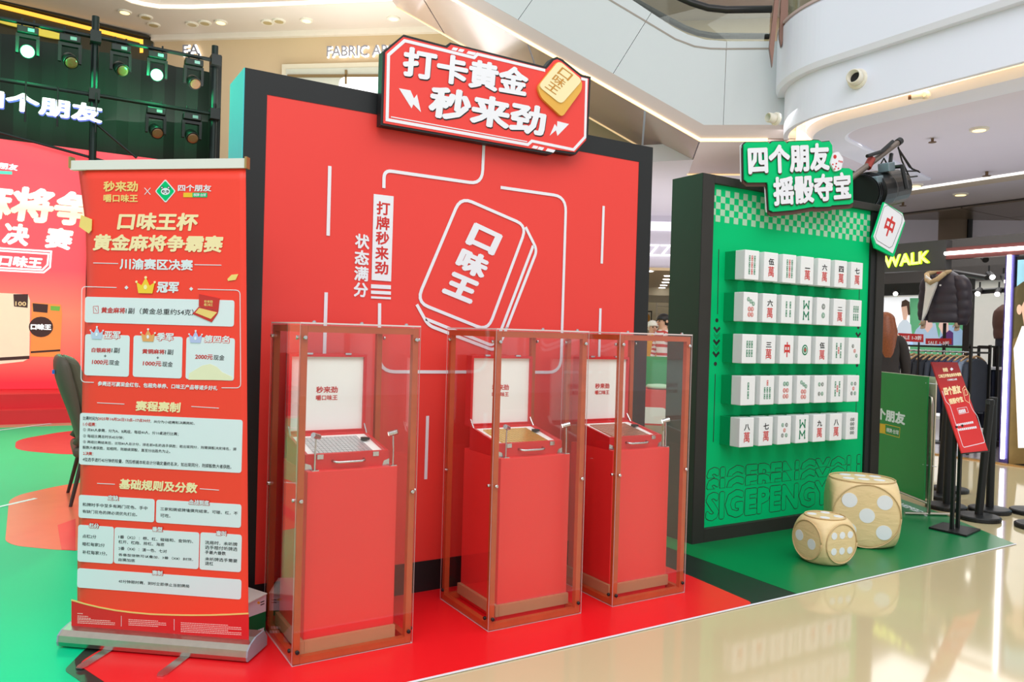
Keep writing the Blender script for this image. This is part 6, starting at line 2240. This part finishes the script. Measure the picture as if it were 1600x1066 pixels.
pe, p_s = sl(1404, 222), sl(1262, 330)
M_pipe2 = mat('worn_steel_pipe', (120, 108, 100), .45, .6, var=.2, scale=14)
MB().tube([p_s, pe], .026, 12).build('pipe', M_pipe2, sp)
d_ = (pe - p_s).normalized()
MB().tube([pe - d_ * .02, pe + d_ * .03], .033, 12).build('pipe_cap', M_dark, sp)
MB().tube([sl(1350, 245, -.03), sl(1372, 238, -.03), sl(1390, 222, -.03)], .016, 8).build('safety_cable', M_dark, sp)
MB().tube([sl(1355, 262), sl(1362, 248)], .034, 8).build('red_tape', mat('red_tape', (150, 50, 40), .6), sp)
ax0, ax1 = sl(1346, 302, 0), sl(1426, 288, .1)
dl = (ax1 - ax0).normalized()
L_ = (ax1 - ax0).length
M_lampb = mat('black_enamel', (26, 28, 30), .35, .4, var=.15, scale=12)
MB().lathe(ax0, [(.15, 0), (.15, .10), (.175, .11), (.175, .3), (.165, .34), (.16, L_ * .8), (.11, L_ * .95), (.06, L_)], 24, axis=dl).build('housing', M_lampb, sp, smooth=False)
for k in range(5):
    MB().lathe(ax0 + dl * (.015 + .03 * k), [(.158, 0), (.158, .012)], 24, axis=dl).build('fin_ring', M_lampb, sp)
upv = Vector((0, 0, 1))
side = dl.cross(upv).normalized()
for (px_, py_) in ((1372, 264), (1354, 285)):
    c_ = sl(px_, py_, -.08)
    MB().obox(c_, dl * .06, side * .05, dl.cross(side) * .04).build('vent_box', mat('steel_blue_plate', (130, 150, 160), .35, .6, var=.1), sp, bevel=.008)
c_ = sl(1392, 276, -.08)
MB().tube([sl(1386, 262, -.14), sl(1387, 300, -.18)], .018, 8).build('yoke', M_dark, sp)
MB().tube([sl(1396, 240, .02), sl(1390, 262, .0), sl(1386, 264, -.14)], .018, 8).build('yoke', M_dark, sp)
for pts in (((1400, 232), (1412, 250), (1422, 265), (1432, 268)), ((1402, 236), (1418, 262), (1434, 270)), ((1400, 230), (1406, 252), (1418, 278)), ((1410, 268), (1432, 268)), ((1412, 278), (1430, 276)), ((1370, 262), (1378, 248), (1382, 256))):
    MB().tube([sl(*q_, -.02) for q_ in pts], .007, 6).build('cable', M_dark, sp)
bk = MB().box(sl(1322, 300).x, sl(1386, 300).x, 4.4, 4.7, 2.35, sl(1340, 268).z + .05).build('black_box', M_black)
tag(bk, 'black box behind the spotlight at the back of the green wall', 'box')
MB().tube([(p_s.x + .05, YL, 0.0), (p_s.x + .05, YL, p_s.z + .05)], .03, 10).build('stand_pole', M_dark, sp)

# ================================================================== PEOPLE
def person(name, label, loc, h, face, shirt, trousers, hair_m, long_hair=False, arms='down', stripes=None, skin=M_skin, bulk=1.0):
    """standing figure; one continuous skinned body, hair and face parts as children; face = heading (radians)"""
    root = thing(name, label, 'person', loc)
    S = h / 1.7
    J = {'pelvis': (0, 0, .95), 'waist': (0, 0, 1.08), 'chest': (0, -.01, 1.28), 'neckb': (0, .0, 1.42), 'neck': (0, -.015, 1.49), 'head': (0, -.03, 1.60), 'crown': (0, -.02, 1.665)}
    E = [('pelvis', 'waist'), ('waist', 'chest'), ('chest', 'neckb'), ('neckb', 'neck'), ('neck', 'head'), ('head', 'crown')]
    Rr = {'pelvis': .135, 'waist': .12, 'chest': .15, 'neckb': .09, 'neck': .052, 'head': .095, 'crown': .07}
    for s_, n_ in ((1, 'r'), (-1, 'l')):
        el, wr, hd = ((s_ * .25, .0, 1.10), (s_ * .26, -.06, .86), (s_ * .26, -.08, .78)) if arms == 'down' else ((s_ * .24, -.10, 1.14), (s_ * .12, -.30, 1.2), (s_ * .06, -.36, 1.24))
        J.update({'sh' + n_: (s_ * .18, 0, 1.38), 'el' + n_: el, 'wr' + n_: wr, 'hd' + n_: hd, 'hip' + n_: (s_ * .09, 0, .88), 'kn' + n_: (s_ * .095, -.01, .48), 'an' + n_: (s_ * .095, .02, .09), 'to' + n_: (s_ * .1, -.13, .035)})
        Rr.update({'sh' + n_: .065, 'el' + n_: .047, 'wr' + n_: .034, 'hd' + n_: .036, 'hip' + n_: .095, 'kn' + n_: .065, 'an' + n_: .045, 'to' + n_: .035})
        E += [('neckb', 'sh' + n_), ('sh' + n_, 'el' + n_), ('el' + n_, 'wr' + n_), ('wr' + n_, 'hd' + n_), ('pelvis', 'hip' + n_), ('hip' + n_, 'kn' + n_), ('kn' + n_, 'an' + n_), ('an' + n_, 'to' + n_)]
        for k in range(4):
            a_ = Vector(hd)
            d2 = (Vector(hd) - Vector(wr)).normalized()
            o2 = Vector((s_ * .004, -.024 + .016 * k, 0))
            J['f%s%d' % (n_, k)] = tuple(a_ + o2 + d2 * .035)
            J['g%s%d' % (n_, k)] = tuple(a_ + o2 + d2 * (.085 - .006 * abs(k - 1.5)) + Vector((-s_ * .012, 0, 0)))
            Rr['f%s%d' % (n_, k)], Rr['g%s%d' % (n_, k)] = .0095, .008
            E += [('hd' + n_, 'f%s%d' % (n_, k)), ('f%s%d' % (n_, k), 'g%s%d' % (n_, k))]
        J['t' + n_] = tuple(Vector(wr).lerp(Vector(hd), .6) + Vector((-s_ * .012, -.045, -.01)))
        Rr['t' + n_] = .010
        E += [('hd' + n_, 't' + n_)]
    for k in Rr:
        if k[:2] in ('pe', 'wa', 'ch', 'sh', 'el', 'hi') or k in ('wrl', 'wrr', 'knl', 'knr'):
            Rr[k] *= bulk
    names = list(J)
    me = bpy.data.meshes.new('body')
    me.from_pydata([Vector(J[k]) * S for k in names], [(names.index(a_), names.index(b_)) for a_, b_ in E], [])
    o_ = bpy.data.objects.new('body', me)
    COL.objects.link(o_)
    sk = o_.modifiers.new('skin', 'SKIN')
    for i, k in enumerate(names):
        sv = me.skin_vertices[0].data[i]
        sv.radius = (Rr[k] * S, Rr[k] * S * (.8 if k in ('chest', 'waist', 'pelvis') else 1))
        sv.use_root = (k == 'pelvis')
    ss = o_.modifiers.new('sub', 'SUBSURF')
    ss.levels = ss.render_levels = 2
    dg = bpy.context.evaluated_depsgraph_get()
    m2_ = bpy.data.meshes.new_from_object(o_.evaluated_get(dg))
    bpy.data.objects.remove(o_)
    bpy.data.meshes.remove(me)
    for m_ in (skin, shirt, trousers, stripes or shirt, mat('dark_shoe', (40, 36, 36), .5)):
        m2_.materials.append(m_)
    Rz = Matrix.Rotation(face, 3, 'Z')
    for pg in m2_.polygons:
        c_ = pg.center / S
        pg.use_smooth = True
        if c_.z > 1.455:
            mi = 0
        elif c_.z < .10:
            mi = 4
        elif c_.z < .92 and abs(c_.x) < .2:
            mi = 2
        else:
            d_h = min((c_ - Vector(J[k])).length for k in ('hdr', 'hdl'))
            mi = 0 if d_h < .10 else 1
            if mi == 1 and stripes and int(c_.z / .035) % 2:
                mi = 3
        pg.material_index = mi
    for v in m2_.vertices:
        v.co = Rz @ v.co
    bo = bpy.data.objects.new('body', m2_)
    COL.objects.link(bo)
    bo.parent = root
    # hair cap
    hb = bmesh.new()
    bmesh.ops.create_uvsphere(hb, u_segments=20, v_segments=14, radius=1)
    for v in hb.verts:
        p_ = v.co.copy()
        fz = p_.z
        front = p_.y < -.25
        v.co = Vector((p_.x * .108, p_.y * .12 - .005, 1.625 + p_.z * .108))
        if fz < 0:
            if front and abs(p_.x) < .75:
                v.co = Vector((p_.x * .06, -.03 + p_.y * .03, 1.63 + p_.z * .03))
            elif long_hair:
                v.co.z = 1.625 + fz * .56
                v.co.x = (v.co.x / max(.25, math.sqrt(max(.0001, 1 - fz * fz)))) * (1 + .25 * fz) * 1.15
                v.co.y = max(v.co.y, .02) + .06
    hm_ = bpy.data.meshes.new('hair')
    hb.to_mesh(hm_)
    hb.free()
    for v in hm_.vertices:
        v.co = Rz @ (v.co * S)
    for pg in hm_.polygons:
        pg.use_smooth = True
    hm_.materials.append(hair_m)
    ho = bpy.data.objects.new('hair', hm_)
    COL.objects.link(ho)
    ho.parent = root
    L0 = Vector(loc)

    def hp(x, y, z):
        return L0 + Rz @ (Vector((x, y, z)) * S)
    for s_ in (-1, 1):
        MB().lathe(hp(s_ * .036, -.118, 1.605), [(.013 * S, 0), (.011 * S, .006 * S), (.004 * S, .010 * S)], 10, axis=Rz @ Vector((0, -1, 0))).build('eye', M_hairk, root)
        MB().lathe(hp(s_ * .098, -.02, 1.60), [(.02 * S, 0), (.024 * S, .01 * S), (.01 * S, .018 * S)], 10, axis=Rz @ Vector((s_, 0, 0))).build('ear', skin, root)
    MB().tube([hp(0, -.118, 1.61), hp(0, -.142, 1.575), hp(0, -.122, 1.568)], [.008 * S, .014 * S, .008 * S], 8).build('nose', skin, root, smooth=True)
    MB().tube([hp(-.026, -.112, 1.545), hp(0, -.122, 1.543), hp(.026, -.112, 1.545)], .006 * S, 6).build('mouth', mat('lips', (190, 110, 100), .5), root)
    return root


d_ = at_x(1386, 505, 8.75)
person('person', 'woman with long brown hair in dark clothes behind the green board', (d_.x, d_.y + .02, .006), 1.70, math.pi * .78, mat('dark_coat', (42, 36, 36), .8, var=.15), mat('dark_trousers', (36, 34, 40), .8), M_hairb, True, bulk=1.35)
pk_ = mall(.0, 13.3, 0)
c1 = PS.pt
pa = at_z(1036, 690, 0)
Pk = mall_plane(13.2)
q = Pk.px(1037, 520)
person('person', 'child in a red and white striped shirt beyond the right case', tuple(Pk.pt((q[0], 0), 0))[:2] + (0,), 1.72, R(-95), mat('red_stripe_cloth', (206, 66, 62), .8), mat('blue_jeans', (60, 70, 96), .8), M_hairk, stripes=mat('white_stripe_cloth', (238, 228, 226), .8))
Pk2 = mall_plane(13.9)
q = Pk2.px(1019, 520)
person('person', 'child in a yellow padded jacket beyond the right case', tuple(Pk2.pt((q[0], 0), 0))[:2] + (0,), 1.62, R(-20), mat('yellow_jacket', (226, 160, 30), .6, var=.1), mat('grey_trousers', (90, 84, 80), .8), mat('pale_hat', (232, 226, 214), .8))

# activity corner seen through the right case
Pa = mall_plane(10.6)
a_, b_ = Pa.px(985, 556), Pa.px(1065, 556)
t = thing('green_screen_board', 'green board standing in front of the children', 'board', Pa.pt((a_[0], 0), 0))
MB().prism(Pa, [(a_[0], .25), (b_[0], .25), (b_[0], a_[1]), (a_[0], a_[1])], -.02, .01).build('panel', mat('activity_green', (0, 150, 80), .5), t)
for u_ in (a_[0] + .05, b_[0] - .05):
    MB().prism(Pa, [(u_ - .02, 0), (u_ + .02, 0), (u_ + .02, a_[1]), (u_ - .02, a_[1])], -.05, -.021).build('post', M_chrome, t)
Pa2 = mall_plane(9.9)
a_, b_ = Pa2.px(990, 608), Pa2.px(1060, 608)
t = thing('activity_table', 'table with a red cloth behind the right display case', 'table', Pa2.pt((a_[0], 0), 0))
MB().prism(Pa2, [(a_[0], .25), (b_[0], .25), (b_[0], a_[1]), (a_[0], a_[1])], -.5, 0).build('red_cloth', mat('table_red', (206, 60, 54), .7, var=.05), t)
for u_ in (a_[0] + .06, b_[0] - .06):
    for w2 in (-.06, -.44):
        MB().prism(Pa2, [(u_ - .02, .0), (u_ + .02, .0), (u_ + .02, .25), (u_ - .02, .25)], w2 - .02, w2 + .02).build('leg', M_chrome, t)
cu_ = Pa2.px(1031, 603)
t2 = MB().lathe(Pa2.pt((cu_[0], a_[1] + .004), -.2), [(.14, 0), (.17, .02), (.15, .05), (.05, .06)], 18).build('cushion', mat('mint_cushion', (178, 214, 176), .8), smooth=True)
tag(t2, 'pale green round cushion on the red table behind the right case', 'cushion')
Pa3 = mall_plane(9.2)
a_, b_ = Pa3.px(1000, 636), Pa3.px(1041, 636)
t = thing('folding_chair', 'white folding chair in front of the red table', 'chair', Pa3.pt(((a_[0] + b_[0]) / 2, 0), 0))
M_pl = mat('white_plastic', (222, 222, 216), .4)
z_, zl_ = a_[1], Pa3.px(1020, 662)[1]
MB().prism(Pa3, rnd([(a_[0], zl_), (b_[0], zl_), (b_[0], z_), (a_[0], z_)], .05), -.015, .015).build('backrest', M_pl, t)
MB().hexa([Pa3.pt((u_, .42), w_) for u_, w_ in ((a_[0], -.05), (b_[0], -.05), (b_[0], -.45), (a_[0], -.45))], [Pa3.pt((u_, .45), w_) for u_, w_ in ((a_[0], -.05), (b_[0], -.05), (b_[0], -.45), (a_[0], -.45))]).build('seat', M_pl, t)
for u_ in (a_[0] + .02, b_[0] - .02):
    MB().tube([Pa3.pt((u_, z_ - .04), 0), Pa3.pt((u_, .44), -.05), Pa3.pt((u_, .006), -.42)], .012, 8).build('leg', M_alu, t)
    MB().tube([Pa3.pt((u_, .44), -.40), Pa3.pt((u_, .006), .02)], .012, 8).build('leg', M_alu, t)
